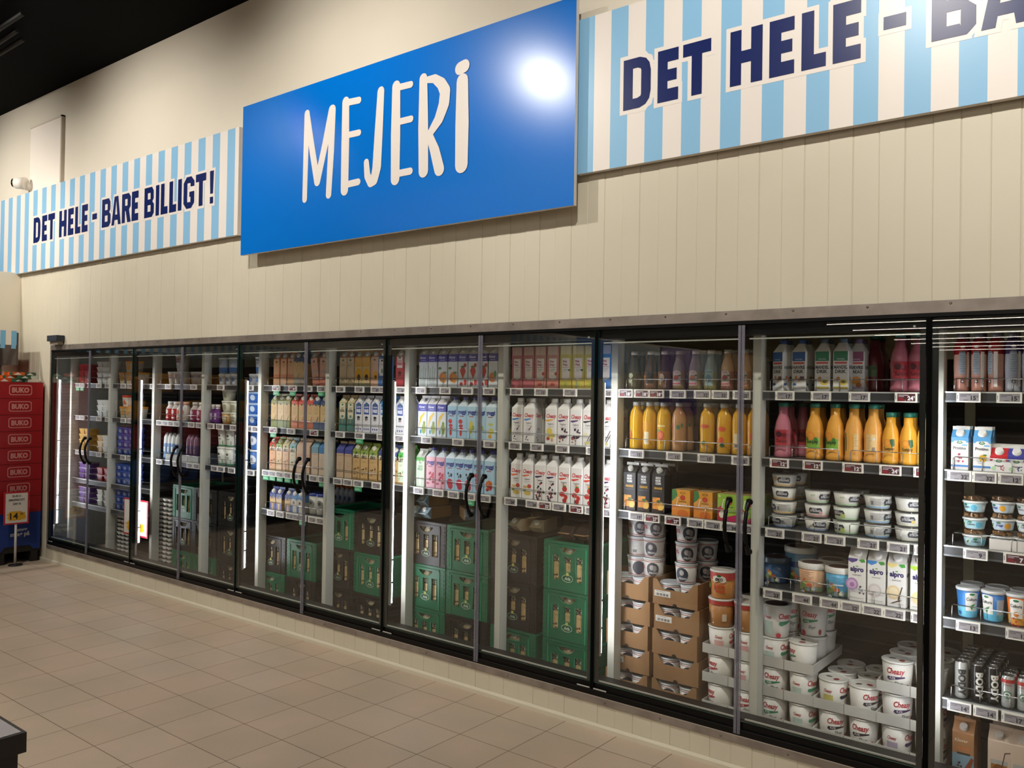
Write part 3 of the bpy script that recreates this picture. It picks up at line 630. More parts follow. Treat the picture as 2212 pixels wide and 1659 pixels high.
def tray(w, d, h, m, th=.003, name='cardboard_tray', cat='tray', front=None):
    b = MB(); b.box(-w/2, -d/2, 0, w/2, d/2, th, m); b.box(-w/2, -d/2, th, w/2, -d/2+th, h, m); b.box(-w/2, d/2-th, th, w/2, d/2, h, m)
    b.box(-w/2, -d/2+th, th, -w/2+th, d/2-th, h, m); b.box(w/2-th, -d/2+th, th, w/2, d/2-th, h, m)
    q = MB(); q.box(-.0012, -d/2-.0008, 0, .0012, -d/2, h, M('6f6d68', .8))
    return setd(Proto(name, cat, [('sides', b.mesh('sides')), ('front_seam', q.mesh('front_seam'))]), d)
TW = tray(.19, .3, .042, M('d6d0c8', .7)); x = (at(2166, 1170, .22).x+at(2217, 1170, .22).x)/2
TW.put(x+.01, .36, 1.0801, 0, 'low white cardboard tray holding topped cups, third shelf of drink can bay', None)
tags(10, 'C', 1.080, [(2107, '9'), (2195, '7', True)], 1195)
def bigcup(c1, c2, c3, fr):
    rt, rb, h = .0415, .032, .122
    return setd(tub('tall_yoghurt_cup', 'yoghurt cup', rt, rb, h, c1, 'c9cbca', [('r', -.1, .004, .1, .045, c2), ('r', -.022, .03, .022, .098, 'ece9e2'), ('e', 0, .098, .022, .008, 'ece9e2'), ('e', 0, .098, .009, .005, '23734a'), ('t', 'Cultura', 0, .072, .013, '333338', {'w': .038}), ('r', .034, .03, .062, .09, c3)]+fr, .012), .09)
C1 = bigcup('2f7dc4', '6fc3de', 'b9d3c9', [('p', [(-.008, .05), (0, .034), (.012, .062), (.004, .058)], '2f8a4a'), ('e', -.045, .02, .008, .008, '2c6fb0')])
C2 = bigcup('2a74bd', '5fb9da', 'a9bcd0', [('p', [(-.008, .05), (0, .034), (.012, .062), (.004, .058)], '2f8a4a')])
C3 = bigcup('dd7424', 'e8a23a', 'efe0c8', [('e', 0, .045, .009, .01, 'd9822a')]+berries(.0, .018, .012, ['c22f2f', 'd04a35'], 4))
row(10, 'D', .790, 1295, [(C1, 2086, 'blue cup with pale green panel', 0, .55), (C2, 2142, 'light and dark blue cup', 0, -.5), (C3, 2197, 'orange yoghurt cup with fruit', 0, -.1)], 'tall yoghurt cups', back=1)
tags(10, 'D', .790, [(2091, '13'), (2200, '13')], 1352)
def can(r, h, base, D, topc='b5b3ae', body2=None):
    prof = [(r*.82, 0), (r, .006), (r, h-.012), (r*.85, h-.002)]; b = MB(); b.lathe(prof, M(base, .25, .3), 20, top=False); b.decs(D, wrap(prof, r), .008)
    q = MB(); q.lathe([(r*.86, h-.003), (r*.88, h), (r*.8, h), (r*.78, h-.004), (r*.3, h-.004)], M(topc, .25, .9), 20, bot=False)
    q.box(-r*.18, -r*.5, h-.004, r*.18, r*.1, h-.0025, M('8f8d88', .3, .9))
    return setd(Proto('drink_can', 'drink can', [('body', b.mesh('body')), ('lid', q.mesh('lid'))]), 2*r)
def bodytxt(c): return [('t', 'BODY', 0, .065, .026, c, {'rot': -math.pi/2, 'b': .05, 'x': 1.35, 'w': .105})]
K1 = can(.0245, .146, 'b9b9b4', [('t', 'BODY', -.006, .065, .026, '2a2a2b', {'rot': -math.pi/2, 'b': .05, 'x': 1.35, 'w': .105}), ('t', 'ENERGY', .016, .06, .005, '555555', {'rot': -math.pi/2})])
K2 = can(.0245, .146, '1d1c1c', bodytxt('dedcd4'))
K3 = can(.0235, .125, 'b9bcb8', [('r', -.08, .098, .08, .112, 'b0322c'), ('e', .0, .052, .015, .015, '2f6a4a'), ('e', 0, .052, .011, .011, 'dfe0da'), ('e', 0, .05, .006, .008, '2f6a4a'), ('t', 'COFFEE', 0, .088, .006, '8a2f2a'), ('r', -.02, .02, .02, .024, '9a9a98')])
for j, (P, px, ds, n) in enumerate([(K1, 2074.5, 'slim grey energy can', 6), (K2, 2109, 'slim black energy can', 6), (K2, 2142, 'slim black energy can', 6), (K3, 2176, 'silver and red coffee can', 3), (K3, 2211, 'silver and red coffee can', 3)]):
    for k in range(n):
        Y = .218+k*.0515; x = at(px, 1465, .218).x
        P.put(x, Y+.0245, .465, 0, '%s, %s in the %s file, fifth shelf of drink can bay' % (ds, ORD[k], ORD[j]), 'drink cans on the fifth shelf')
tags(10, 'E', .465, [(2072, '14'), (2129, '14'), (2191, '17')], 1528)
shelf(10, 'F', .115, guard=True)
def coffee(c1, D): return setd(carton('iced_coffee_carton', 'coffee carton', .078, .078, .26, c1, c1, D, [], cap='c9c0b4'), .078)
I1 = coffee('a5764d', [('r', -.039, 0, .039, .125, '7f9aa6'), ('t', 'Klover', -.006, .172, .013, 'd8c7b0', {'w': .05, 's': .2}), ('t', 'ISKAFFE', 0, .142, .009, 'd9713c', {'w': .05}), ('r', -.022, .122, .026, .13, '4a3a30'), ('p', [(.039, .11), (.03, .118), (-.004, .05), (.0, .01), (.01, .01)], '8a4a30')]+berries(-.006, .075, .012, ['4a2418', '5e2f1e'], 6)+[('p', [(-.039, .03), (-.02, .05), (0, .02), (-.03, 0), (-.039, 0)], '8f5a45')])
I2 = coffee('cdb6a0', [('r', -.028, .0, .028, .118, '9a6428'), ('r', -.03, .118, .03, .135, 'a9a8a0'), ('e', 0, .09, .024, .03, '7a4a1c'), ('t', 'Iskaffe', -.004, .052, .012, 'e3d3bd', {'w': .046, 's': .25}), ('t', 'Espresso', .004, .03, .012, 'e3d3bd', {'w': .05, 's': .25}), ('p', [(.008, .11), (.012, .112), (.022, .165), (.039, .17), (.039, .174), (.019, .169)], '4f3a2c')])
for j, (P, px, ds) in enumerate([(I1, 2080, 'brown and blue iced coffee carton'), (I2, 2158, 'pale iced coffee carton with jar'), (I2, 2208, 'pale iced coffee carton with jar')]):
    for k in range(2):
        P.put(at(px, 1590, .23).x, .235+.039+k*.086, .115, 0, '%s, %s in %s file, floor shelf of drink can bay' % (ds, ORD[k], ORD[j]), 'iced coffee cartons')
# ======== pink juice bay (9)
for l in 'ABCD': shelf(9, l, Z[l] if l != 'C' else 1.070, split=2)
def oat(top, t1, t2, acc, low):
    w = .068
    return setd(shoulder('plant_drink_carton', 'plant drink carton', w, .235, 'dcdbd8', {'2f5f9f': '35548a', '2f7a58': '5f7288', '8a4a6a': '7d6f98'}.get(top, '35548a'), [('r', -.03, .135, .03, .177, top), ('t', 'NATURLI', 0, .14, .006, 'c9d3e2', {'w': .04}), ('r', -.026, .122, .026, .13, 'c9504a'), ('t', t1, 0, .1, .015, '3f4a52', {'w': .058, 'b': .04}), ('t', t2, 0, .081, .015, '3f4a52', {'w': .05, 'b': .04})]+acc+[('r', -.03, .012, .03, .02, low)], [('t', t1, 0, .1, .015, '3f4a52', {'w': .05, 'b': .04})]+acc, top=None), w)
O1 = oat('2f5f9f', 'HAVRE', 'DRIK', [('e', -.012, .06, .006, .009, 'd98a5a'), ('e', .002, .052, .005, .009, 'd9835a'), ('r', .006, .048, .026, .066, '6a4a52'), ('e', -.02, .03, .01, .006, '3f5f94')], 'cdd0d2')
O2 = oat('2f7a58', 'MANDEL', 'DRIK', [('e', -.01, .055, .008, .01, 'b97a4a'), ('e', .01, .04, .018, .014, 'd8c052'), ('e', .012, .042, .01, .007, '6d6a52')], 'c6b64a')
O3 = oat('8a4a6a', 'HAVRE', 'KAKAO', [('e', 0, .05, .02, .018, 'd9923a'), ('e', .01, .03, .012, .012, 'b0662c')], 'b9a8d0')
jb = [(.034, 0), (.039, .006), (.039, .022), (.037, .026), (.0375, .1), (.039, .11), (.039, .125), (.032, .165), (.021, .195), (.02, .235)]
def sunj(c, labc, txt, D, big=True, low=None):
    s = 1.0 if big else .86; pr = [(r*(1 if big else .9), z*s) for r, z in jb]
    capz = .235*s
    return setd(bottle('juice_bottle', 'juice bottle', pr, c, '1f6a58', [(.022*(1 if big else .92), capz-.002), (.0225*(1 if big else .92), capz+.016), (.019, capz+.018)], shiftv(D, .018 if big else .02), .041, rough=.28), .08*(1 if big else .9))
J1 = sunj('b56a78', '', 1, [('r', -.036, .04, .036, .135*.82, 'a02a34'), ('e', -.012, .09, .016, .014, '4a1a24'), ('e', .014, .085, .012, .012, '70202c'), ('r', -.036, .04, .036, .062, 'b83a40'), ('t', 'Sunjoy', .004, .052, .016, '1d1518', {'w': .056})])
J2 = sunj('e2a03c', '', 1, [('r', -.037, .035, .037, .078, '7fb03e'), ('r', -.037, .078, .037, .108, 'e0a23e'), ('e', -.008, .088, .02, .02, 'e0862a'), ('e', -.008, .088, .015, .015, 'e89a40'), ('e', .016, .072, .008, .012, '3f7a34'), ('e', -.026, .075, .008, .008, '4a8238'), ('t', 'Sunjoy', 0, .056, .016, '1d1d18', {'w': .056})])
J3 = sunj('e0a14a', '', 1, [('r', .006, .035, .026, .105, 'e6c68a'), ('r', -.04, .03, -.03, .108, '5f7a3a')]+lines(.016, .1, .016, 7, 'a98a5a', .008))
J4 = sunj('e0a14a', '', 1, [('r', -.02, .032, .022, .105, 'e6c488'), ('r', .004, .035, .018, .05, '9a8a7a'), ('r', .008, .08, .018, .09, 'e8e4da')]+lines(-.006, .1, .02, 9, 'a98a5a', .007))
J5 = sunj('e6a634', '', 0, [('e', -.012, .07, .016, .016, 'e0862a'), ('e', -.012, .07, .012, .012, 'eaa040'), ('p', [(0, .085), (.02, .088), (.024, .06), (.01, .05), (.004, .066)], '2f5f3a'), ('t', 'Sunjoy', -.004, .04, .014, '1d1d18', {'w': .05})], False)
J6 = sunj('e0cf74', '', 0, [('e', -.006, .07, .016, .014, 'ecd860'), ('e', .014, .06, .01, .012, '4a7a3a'), ('t', 'Sunjoy', .004, .04, .014, '1d1d18', {'w': .05})], False)
J7 = sunj('6d1a2a', '', 1, [('r', -.02, .05, .02, .1, '5f7a5a')])
row(9, 'A', Z['A'], 790, [(O1, 1686, 'white oat drink carton turned sideways', 0, -.45), (O1, 1727, 'white oat drink carton facing front', 0, -.1), (O2, 1776, 'green topped almond drink carton'), (O2, 1816, 'green topped almond drink carton'), (O3, 1850, 'purple and orange cocoa oat carton', .062), (J7, 1885, 'dark red juice bottle set back', .12), (J1, 1939, 'pink berry juice bottle', 0, .3), (J1, 1978, 'pink berry juice bottle', 0, .0)], 'drinks on the top shelf of the pink juice bay', back=1)
tags(9, 'A', Z['A'], [(1695, '17'), (1773, '17'), (1856, '17'), (1957, '24', True)], 849)
row(9, 'B', Z['B'], 930, [(J1, 1685, 'pink berry juice bottle', 0, .1), (J1, 1728, 'pink berry juice bottle set back', .14), (J2, 1754, 'orange juice bottle with green label'), (J2, 1798, 'orange juice bottle with green label', 0, -.25), (J3, 1839, 'orange juice bottle, narrow rear label', 0, .1), (J4, 1881, 'orange juice bottle, wide rear label', 0, 0), (J5, 1920, 'short orange juice bottle', 0, .1), (J5, 1958, 'short orange juice bottle', 0, .2), (J6, 1996, 'short pale yellow juice bottle', 0, .2)], 'juice bottles on the second shelf of the pink juice bay', back=1)
tags(9, 'B', Z['B'], [(1683, '12', True), (1755, '12', True), (1842, '12', True), (1923, '24', True), (1998, '24', True)], 1002)
# bowls
def bowl(D, tint='dedcd4'):
    return setd(tub('skyr_bowl', 'skyr bowl', .056, .047, .062, tint, CLEAR, [('r', -.15, .004, .15, .009, D[0])]+D[1:], .008, .004), .12)
def strong(u): return [('p', [(u-.026, .018), (u-.03, .03), (u-.024, .042), (u+.024, .042), (u+.03, .03), (u+.026, .016)], '3a3d47'), ('t', 'EASY', u-.002, .034, .007, 'e6e6e6', {'s': .1}), ('t', 'STRONG', u, .024, .009, 'eeeeee', {'b': .03, 'w': .044, 's': .1})]
def rear(u, c): return [('r', u-.034, .014, u+.034, .044, 'd2d0ca')]+lines(u, .042, .06, 6, '9f9d9a', .005)+[('r', u-.03, .016, u-.02, .034, '77757a'), ('r', u+.022, .014, u+.03, .022, '5fa84e')]
BO = [bowl(['d9a95a']+strong(.008)+[('t', 'SKYR', -.04, .03, .012, 'd9b070', {'b': .03})]), bowl(['d9a95a']+strong(.0)), bowl(['d8b070']+rear(.01, 0)+strong(-.055)), bowl(['6f8fc0']+rear(.03, 0)+strong(-.03)),
  bowl(['a9cfa0']+strong(.045)+[('t', 'SKYR', -.01, .034, .006, '9ac08a')]), bowl(['d08a8a']+strong(.0)+[('e', .024, .02, .008, .008, 'd8a09a')]), bowl(['6f8fc0']+strong(.02)),
  bowl(['a9cfa0']+strong(-.03)+[('e', -.008, .018, .01, .01, 'b9c86a')], 'dfe3d4'), bowl(['7fb0d8']+rear(.01, 0)+strong(.06)), bowl(['d6d2b8']+strong(.03)), bowl(['d6d2b8']+strong(.0)+[('e', .022, .02, .008, .008, 'd8c070')])]
STK = [(1693, [3, 2, 1, 0], 'orange banded skyr bowl'), (1765, [6, 5, 4], 'skyr bowl with black brand patch'), (1828, [7, 7, 4], 'green banded skyr bowl'), (1895, [8, 8, 8], 'blue banded skyr bowl showing small print'), (1963, [9, 10, 9], 'cream skyr bowl with black patch')]
for si, (px, L, ds) in enumerate(STK):
    x = at(px, 1090, .27).x
    for k, i in enumerate(L):
        BO[i].put(x, .218+.06, 1.070+.0625*k, .12, '%s, %s up in the %s stack, pink juice bay' % (ds, ORD[k], ORD[si]), 'skyr bowls in stacks')
        if si in (0, 2, 4): BO[(i+1) % 11].put(x+.004, .218+.06+.125, 1.070+.0625*k, .3, '%s, %s up, rear stack behind the %s, pink juice bay' % (ds.split(' showing')[0], ORD[k], ORD[si]), 'skyr bowls in stacks')
tags(9, 'C', 1.070, [(1673, '21'), (1753, '21'), (1803, '21'), (1875, '21'), (1940, '21'), (1999, '21')], 1160)
def bucket(c, band, D, r=.06, h=.13, lid='dfded8'):
    return setd(tub('yoghurt_bucket', 'yoghurt bucket', r, r*.86, h, c, lid, [('r', -.15, .004, .15, .024, band)]+D+berries(-.0, .016, .03, ['c8603a', 'd8b84a', '5f8a4a', 'e0d8c8', '7a8a9a'], 16, 8), .028, .003, film='5a3a30'), 2*r)
BK1 = bucket('d9ab86', '8a9a70', lines(-.01, .09, .06, 6, 'b0805a', .008)+[('r', -.012, .03, .012, .036, '4a3a30')]); BK2 = bucket('4fa6cf', '5a8a7a', [('e', -.04, .06, .008, .01, '1f5a6a')]+lines(.01, .085, .05, 7, '2f7aa0', .007)+[('r', -.01, .052, .03, .057, 'dfe8ec')])
BK3 = bucket('6fa3c4', '2f4f8a', [('e', 0, .09, .05, .014, '2a4688')], .072, .17); BK4 = bucket('3a5a80', '2a3f60', [], .066, .12, '4a5a6a')
row(9, 'D', Z['D'], 1245, [(BK1, 1745.5, 'beige yoghurt bucket with white lid', .015), (BK2, 1805, 'blue yoghurt bucket with white lid', 0)], 'yoghurt buckets on the fourth shelf')
for P, px, Y, ds in ((BK3, 1718, .36, 'large pale blue bucket behind the beige yoghurt bucket'), (BK4, 1668, .3, 'dark blue yoghurt bucket beside the rack post, fourth shelf of pink juice bay'), (BK2, 1790, .36, 'blue bucket half hidden behind the beige and blue yoghurt buckets')):
    P.put(at(px, 1220, Y).x, Y+P.depth/2, Z['D'], 0, ds)
def alpro(c, fc):
    w = .073; hb = .182
    D = [('p', [(-w/2, hb), (-w/2, hb-.012), (-.02, hb-.02), (0, hb-.01), (.004, hb)], c), ('p', [(.006, hb-.004), (.018, hb-.016), (w/2-.002, hb-.012), (w/2-.006, hb), (.02, hb)], '4a9a44'), ('t', 'alpro', 0, .127, .021, '25225f', {'b': .05, 'w': .056}), ('e', 0, .149, .006, .0025, '5aa04a'), ('t', 'PLANTGURT', 0, .108, .006, '7a7676', {'w': .036})]+fc+lines(0, .012, .056, 1, '9a9a9a')
    DS = [('t', 'alpro', 0, .127, .019, '25225f', {'b': .05, 'w': .05})]
    b = carton('plant_yoghurt_carton', 'yoghurt carton', w, w, .235, 'e4e2dc', 'e4e2dc', D, DS, capr=.0165, bodyh=hb)
    return setd(b, w)
AL = [alpro('5a4a8a', [('e', -.02, .07, .026, .028, 'b58ab8'), ('e', -.02, .07, .019, .02, 'd0b0d2'), ('e', -.02, .068, .01, .01, 'a878ac')]+berries(.022, .05, .012, ['2f3358', '3f4570'], 8)), alpro('3f87c8', [('e', -.006, .056, .028, .03, 'cfc6c4'), ('e', -.006, .056, .02, .02, 'ddd6d2')]), alpro('e2cf86', [('e', -.012, .06, .028, .03, 'dfc79a'), ('e', -.012, .06, .02, .021, 'ead9b4'), ('p', [(.004, .03), (.009, .03), (.024, .085), (.02, .087)], '3a2a20'), ('p', [(-.02, .016), (-.018, .012), (.02, .028), (.018, .034)], '4a3424')]), alpro('a8c84a', [('e', -.006, .05, .026, .028, 'e6d6a4'), ('e', .02, .07, .012, .014, 'd8d060'), ('e', .01, .024, .02, .01, 'a8c05a')])]
row(9, 'D', Z['D'], 1250, [(AL[0], 1851, 'white plant yoghurt carton with blueberries'), (AL[1], 1893, 'white plant yoghurt carton, blue corner'), (AL[2], 1937, 'white plant yoghurt carton with vanilla'), (AL[3], 1987, 'white plant yoghurt carton with lime')], 'plant yoghurt cartons', Y=.216, back=2)
tags(9, 'D', Z['D'], [(1668, '23'), (1732, '44'), (1792, '44'), (1837, '22'), (1884, '22'), (1931, '22'), (1992, '22')], 1315)
# ======== orange bottle bay (8)
for l in 'ABC': shelf(8, l, Z[l], split=1)
sb = [(.03, 0), (.034, .004), (.034, .09), (.03, .12), (.019, .155), (.017, .178)]
def smallj(c, low, D): return setd(bottle('smoothie_bottle', 'juice bottle', sb, [low, low, c, c, c], 'b9b4ac', [(.019, .177), (.019, .194), (.016, .196)], D, .034), .07)
def sm(lab, fc, u=.0): return [('r', -.022, .022, .022, .082, lab), ('e', 0, .082, .022, .014, lab), ('e', 0, .086, .011, .0035, 'c23048'), ('e', 0, .086, .008, .002, lab), ('e', 0, .06, .013, .013, fc), ('e', .016, .07, .007, .004, '4a7a4a'), ('r', -.02, .026, .02, .034, 'b05a5a')]+lines(0, .046, .03, 1, '8a8a8a')
N1 = smallj('4a4438', '5a523c', [('e', -.004, .07, .013, .013, 'c9d2b0'), ('e', -.006, .045, .012, .014, 'b9c49a')]); N2 = smallj('5a4038', '8a5a40', [('e', -.02, .06, .01, .014, 'd9803a'), ('r', -.01, .03, .03, .09, '3a2f2c')]); N3 = smallj('4a3a36', '8a6a48', [('e', .0, .06, .014, .02, 'd8cfb8'), ('e', -.016, .07, .006, .012, 'd07a40')])
N4 = smallj('9a8f86', 'a58f52', sm('ddd6d4', 'c8603a')); N5 = smallj('9a8f94', 'a08a50', sm('ddd6d4', 'cf8240')); N6 = smallj('8fa09a', 'a09a58', [('r', -.022, .022, .022, .09, '8fb0b4'), ('e', 0, .09, .022, .012, '8fb0b4'), ('e', 0, .055, .015, .02, '5f8a98'), ('t', 'smoothie', 0, .085, .007, '3a5a62', {'w': .036})]); N7 = smallj('c9a070', 'a86a5a', sm('ddd0d0', 'b04040')); N8 = smallj('d8a868', 'c98a50', sm('dcc8a8', 'c86a3a'))
row(8, 'A', Z['A'], 790, [(N1, 1364, 'dark juice bottle with pear print'), (N2, 1399, 'dark juice bottle with orange slice'), (N3, 1429, 'dark juice bottle with carrot'), (N4, 1461, 'smoothie bottle with red peach label'), (N5, 1496, 'smoothie bottle with orange fruit label'), (N6, 1530, 'smoothie bottle with blue label'), (N7, 1566, 'smoothie bottle with red fruit label'), (N8, 1603, 'amber smoothie bottle')], 'small juice bottles on the top shelf', back=1)
tags(8, 'A', Z['A'], [(1351, '18', True), (1386, '18', True), (1417, '18', True), (1464, '32'), (1517, '32'), (1556, '32'), (1602, '32')], 843)
rb = [(.033, 0), (.0365, .005), (.0365, .05), (.035, .07), (.0365, .11), (.0365, .16), (.032, .19), (.02, .212), (.018, .224)]
def roundj(c, D, h=1): return setd(bottle('large_juice_bottle', 'juice bottle', rb, c, 'a9a9a4', [(.02, .222), (.0205, .24), (.018, .242)], D, .038, rough=.12), .077)
Q1 = roundj('c9981c', [('e', -.022, .075, .014, .022, 'c8502a'), ('r', -.03, .06, -.02, .11, '8a8a50')]); Q2 = roundj('d09c20', [('r', -.02, .03, .03, .14, 'd69a2c'), ('r', -.014, .028, .012, .09, 'e0d6b8')]); Q3 = roundj('cb9a22', [('e', .0, .075, .018, .024, 'c94a34'), ('e', .002, .077, .011, .015, 'dd7a54'), ('r', -.022, .118, .022, .128, 'e6c884'), ('e', -.012, .1, .008, .006, '5a8a4a')]); Q4 = roundj('a87a4e', [('e', .01, .12, .01, .011, '2f6a4a'), ('r', -.034, .1, -.026, .135, 'b0402c'), ('e', .03, .13, .006, .01, '3f6a3a')])
Q5 = roundj('cf9a20', [('e', .0, .13, .024, .01, 'c9502a'), ('p', [(-.02, .045), (-.004, .06), (.012, .055), (-.002, .042)], '2f6a3a')]); Q6 = roundj('cd9824', [('e', .0, .12, .022, .012, 'd0562c'), ('e', -.002, .065, .016, .017, 'd05028'), ('p', [(-.01, .04), (.004, .058), (.018, .04), (.004, .03)], '2f5f36')]); Q7 = roundj('c9941e', [('r', -.016, .03, .02, .1, 'd6c49a'), ('r', -.01, .035, .012, .05, '8a8478')]); Q8 = roundj('c98c1c', [('e', 0, .09, .016, .017, 'd05a28')]); QR = roundj('6a1510', [('r', -.02, .05, .02, .12, '8a2a1c')])
row(8, 'B', Z['B'], 920, [(Q1, 1367.5, 'orange juice bottle, red fruit at edge'), (Q2, 1396, 'orange juice bottle, pale rear label'), (Q3, 1427, 'orange juice bottle with grapefruit print'), (Q4, 1460, 'cloudy brown apple juice bottle'), (Q5, 1521, 'orange juice bottle with red band'), (Q6, 1558, 'orange juice bottle with whole orange'), (Q7, 1591, 'orange juice bottle with white label'), (Q8, 1624, 'orange juice bottle beside the post')], 'large juice bottles on the second shelf', back=1)
for k, px in enumerate((1478, 1500, 1528, 1556, 1392, 1424)): QR.put(at(px, 900, .42).x, .46, Z['B'], 0, 'dark red juice bottle, %s in rear row, second shelf of orange bottle bay' % ORD[k], 'dark red bottles behind the orange juice')
tags(8, 'B', Z['B'], [(1374, '15'), (1456, '15'), (1525, '15'), (1599, '15')], 985)
def blackc():
    w = .07
    return setd(carton('black_juice_carton', 'juice carton', w, w, .245, '1f1f22', '1f1f22', [('t', 'GOO', 0, .172, .011, 'dcdcd8', {'b': .05, 'w': .03}), ('t', 'NOR', 0, .158, .011, 'dcdcd8', {'b': .05, 'w': .03}), ('t', 'CON', 0, .144, .011, 'dcdcd8', {'b': .05, 'w': .03}), ('t', 'ORANGE', 0, .12, .011, 'c9962c', {'b': .04, 'w': .046}), ('r', -.025, .108, .025, .11, '6a6a6a'), ('r', -.03, .02, .012, .078, 'd98a30'), ('e', -.02, .074, .01, .004, 'a8803a'), ('e', .014, .036, .019, .024, 'dd9a34'), ('e', .016, .03, .014, .018, 'e8bc5a'), ('e', .004, .06, .012, .007, '4a6a34'), ('r', -.032, .004, .032, .016, '3a2418')], cap='b5b4ae', fin='c9c8c2'), w)
BC = blackc()
def fbox(c, D, w=.098, h=.128, side=None):
    b = MB(); d = .09; b.box(-w/2, -d/2, 0, w/2, d/2, h, {'*': M(side or c, .45), 'f': M(c, .45), 't': M('a88a5a', .6)}); b.decs(D, mpf(d)); return setd(Proto('smoothie_box', 'juice box', [('box', b.mesh('box'))]), d)
def halo(u, v, c, s=.012): return [('e', u, v+s*2.0, s*1.2, s*.42, '3a2a22'), ('e', u, v+s*2.0, s*.9, s*.26, 'd99a2a' if c == 'c9442a' else '7fae3a'), ('e', u, v, s*1.15, s*1.05, '5a2418'), ('e', u, v, s*1.02, s*.92, c)]
SB1 = fbox('d9952c', [('p', [(-.049, .128), (-.049, .07), (-.03, .085), (-.018, .1), (-.026, .128)], '3f7a44'), ('p', [(-.049, .05), (-.02, .06), (.0, .03), (.049, .028), (.049, 0), (-.049, 0)], 'dc8a3a'), ('e', .012, .012, .03, .02, 'd0702c'), ('t', 'innocent', .01, .068, .008, '4a3418', {'w': .042}), ('t', 'smoothies', .012, .056, .008, 'e9dcc0', {'w': .042}), ('p', [(-.026, .05), (-.022, .05), (-.014, .088), (-.008, .088), (-.008, .091), (-.017, .091)], 'e0e0d8')]+halo(.01, .09, 'c9442a'))
SB2 = fbox('8fb438', [('p', [(-.049, .06), (-.03, .07), (-.005, .04), (-.02, 0), (-.049, 0)], 'b0303f'), ('e', -.026, .03, .015, .018, 'dfdac8'), ('p', [(.0, .02), (.049, .034), (.049, 0), (-.005, 0)], 'b52a5a'), ('t', 'innocent', .012, .064, .008, '3a4a18', {'w': .042}), ('p', [(-.028, .06), (-.024, .06), (-.016, .1), (-.01, .1), (-.01, .103), (-.019, .103)], 'e6ece0'), ('r', -.042, .112, -.034, .12, 'd9d4c8')]+halo(.012, .09, 'c9442b'), side='789a30')
row(8, 'C', Z['C'], 1060, [(BC, 1359.5, 'black orange juice carton'), (BC, 1390, 'black orange juice carton'), (BC, 1421.5, 'black orange juice carton'), (SB1, 1471, 'orange smoothie box'), (SB1, 1519, 'orange smoothie box'), (SB2, 1571, 'green smoothie box'), (SB2, 1617, 'green smoothie box')], 'juice packs on the third shelf', back=1)
tags(8, 'C', Z['C'], [(1374, '19'), (1408, '27', True), (1453, '27', True), (1502, '34'), (1540, '33'), (1578, '34'), (1617, '33')], 1118)
# ======== white bottle bay (7)
for l in 'ABC': shelf(7, l, Z[l], split=1)
def firstp(c, c2, fr):
    w = .076; b = MB(); b.box(-w/2, -.035, 0, w/2, .035, .232, M(c, .45))
    b.decs([('r', -w/2, .14, w/2, .232, c2)]+[('r', -w/2+.008*i, .185, -w/2+.008*i+.004, .232, 'e0d8c4') for i in range(1, 9)]+[('r', -.024, .058, .026, .165, 'e6e0da'), ('e', 0, .06, .024, .012, 'e6e0da'), ('t', 'First', -.006, .142, .013, 'a03038', {'w': .026, 'b': .04}), ('t', 'Price', -.004, .124, .013, 'a03038', {'w': .028, 'b': .04}), ('r', -.022, .115, .022, .117, '8a4a4a')]+lines(0, .105, .034, 3, '9a8f88')+fr, mpf(.07))
    return setd(Proto('juice_carton', 'juice carton', [('box', b.mesh('box'))]), .07)
F1 = firstp('b56068', 'bd6f6c', []); F2 = firstp('c07868', 'c08a78', [('e', .022, .08, .01, .01, 'b03a34'), ('e', .0, .02, .016, .008, 'a8302f')]); F3 = firstp('bfae42', 'c2b450', [('e', .024, .1, .009, .006, '3f6a34'), ('e', .0, .022, .01, .014, '9aa83a')]); F4 = firstp('2f6fb4', '3f7fc0', [])
row(7, 'A', Z['A'], 800, [(F1, 1117, 'plain pink juice carton'), (F1, 1142, 'plain pink juice carton'), (F2, 1167, 'salmon juice carton with red apple'), (F2, 1194, 'salmon juice carton with red apple'), (F3, 1222, 'yellow green juice carton'), (F3, 1249, 'yellow green juice carton'), (F3, 1276, 'yellow green juice carton'), (F4, 1308, 'blue juice carton')], 'juice cartons on the top shelf', back=0)
tags(7, 'A', Z['A'], [(1115, '15'), (1168, '15'), (1231, '15'), (1309, '15')], 841)
def cheasyb(pill, fc, sub='Yoghurt'):
    D = [('t', 'Cheasy', .004, .143, .022, 'c02a36', {'s': .25, 'b': .03, 'w': .066}), ('p', [(-.034, .126), (-.03, .132), (.014, .136), (.016, .131), (-.02, .121)], pill), ('t', sub, 0, .105, .01, '5a5558', {'s': .3, 'w': .04})]+lines(0, .096, .044, 2, 'a8a4a4')+fc
    return setd(shoulder('yoghurt_bottle', 'yoghurt bottle', .078, .25, 'e2dfda', 'dedcd6', D, [('t', 'Cheasy', .0, .143, .022, 'c02a36', {'s': .25, 'b': .03, 'w': .05})]+[d for d in fc if d[0] == 'e'][:4], capr=.019), .078)
def smear(*L): return [('e',)+q for q in L]
V1 = cheasyb('4a8ac8', smear((-.004, .06, .018, .024, 'cfccd2'), (.006, .075, .006, .004, 'b03a3a'))+[('p', [(.0, .07), (.02, .095), (.022, .092), (.004, .066)], '3a3436')]+berries(-.004, .016, .014, ['3a3a44', '7a7a88'], 6)); V2 = cheasyb('e0a83a', smear((-.008, .07, .02, .018, 'd8c25a'), (.006, .045, .022, .016, 'dcc862'), (-.016, .028, .012, .01, 'a03a34'), (.01, .02, .008, .01, 'c99a6a')))
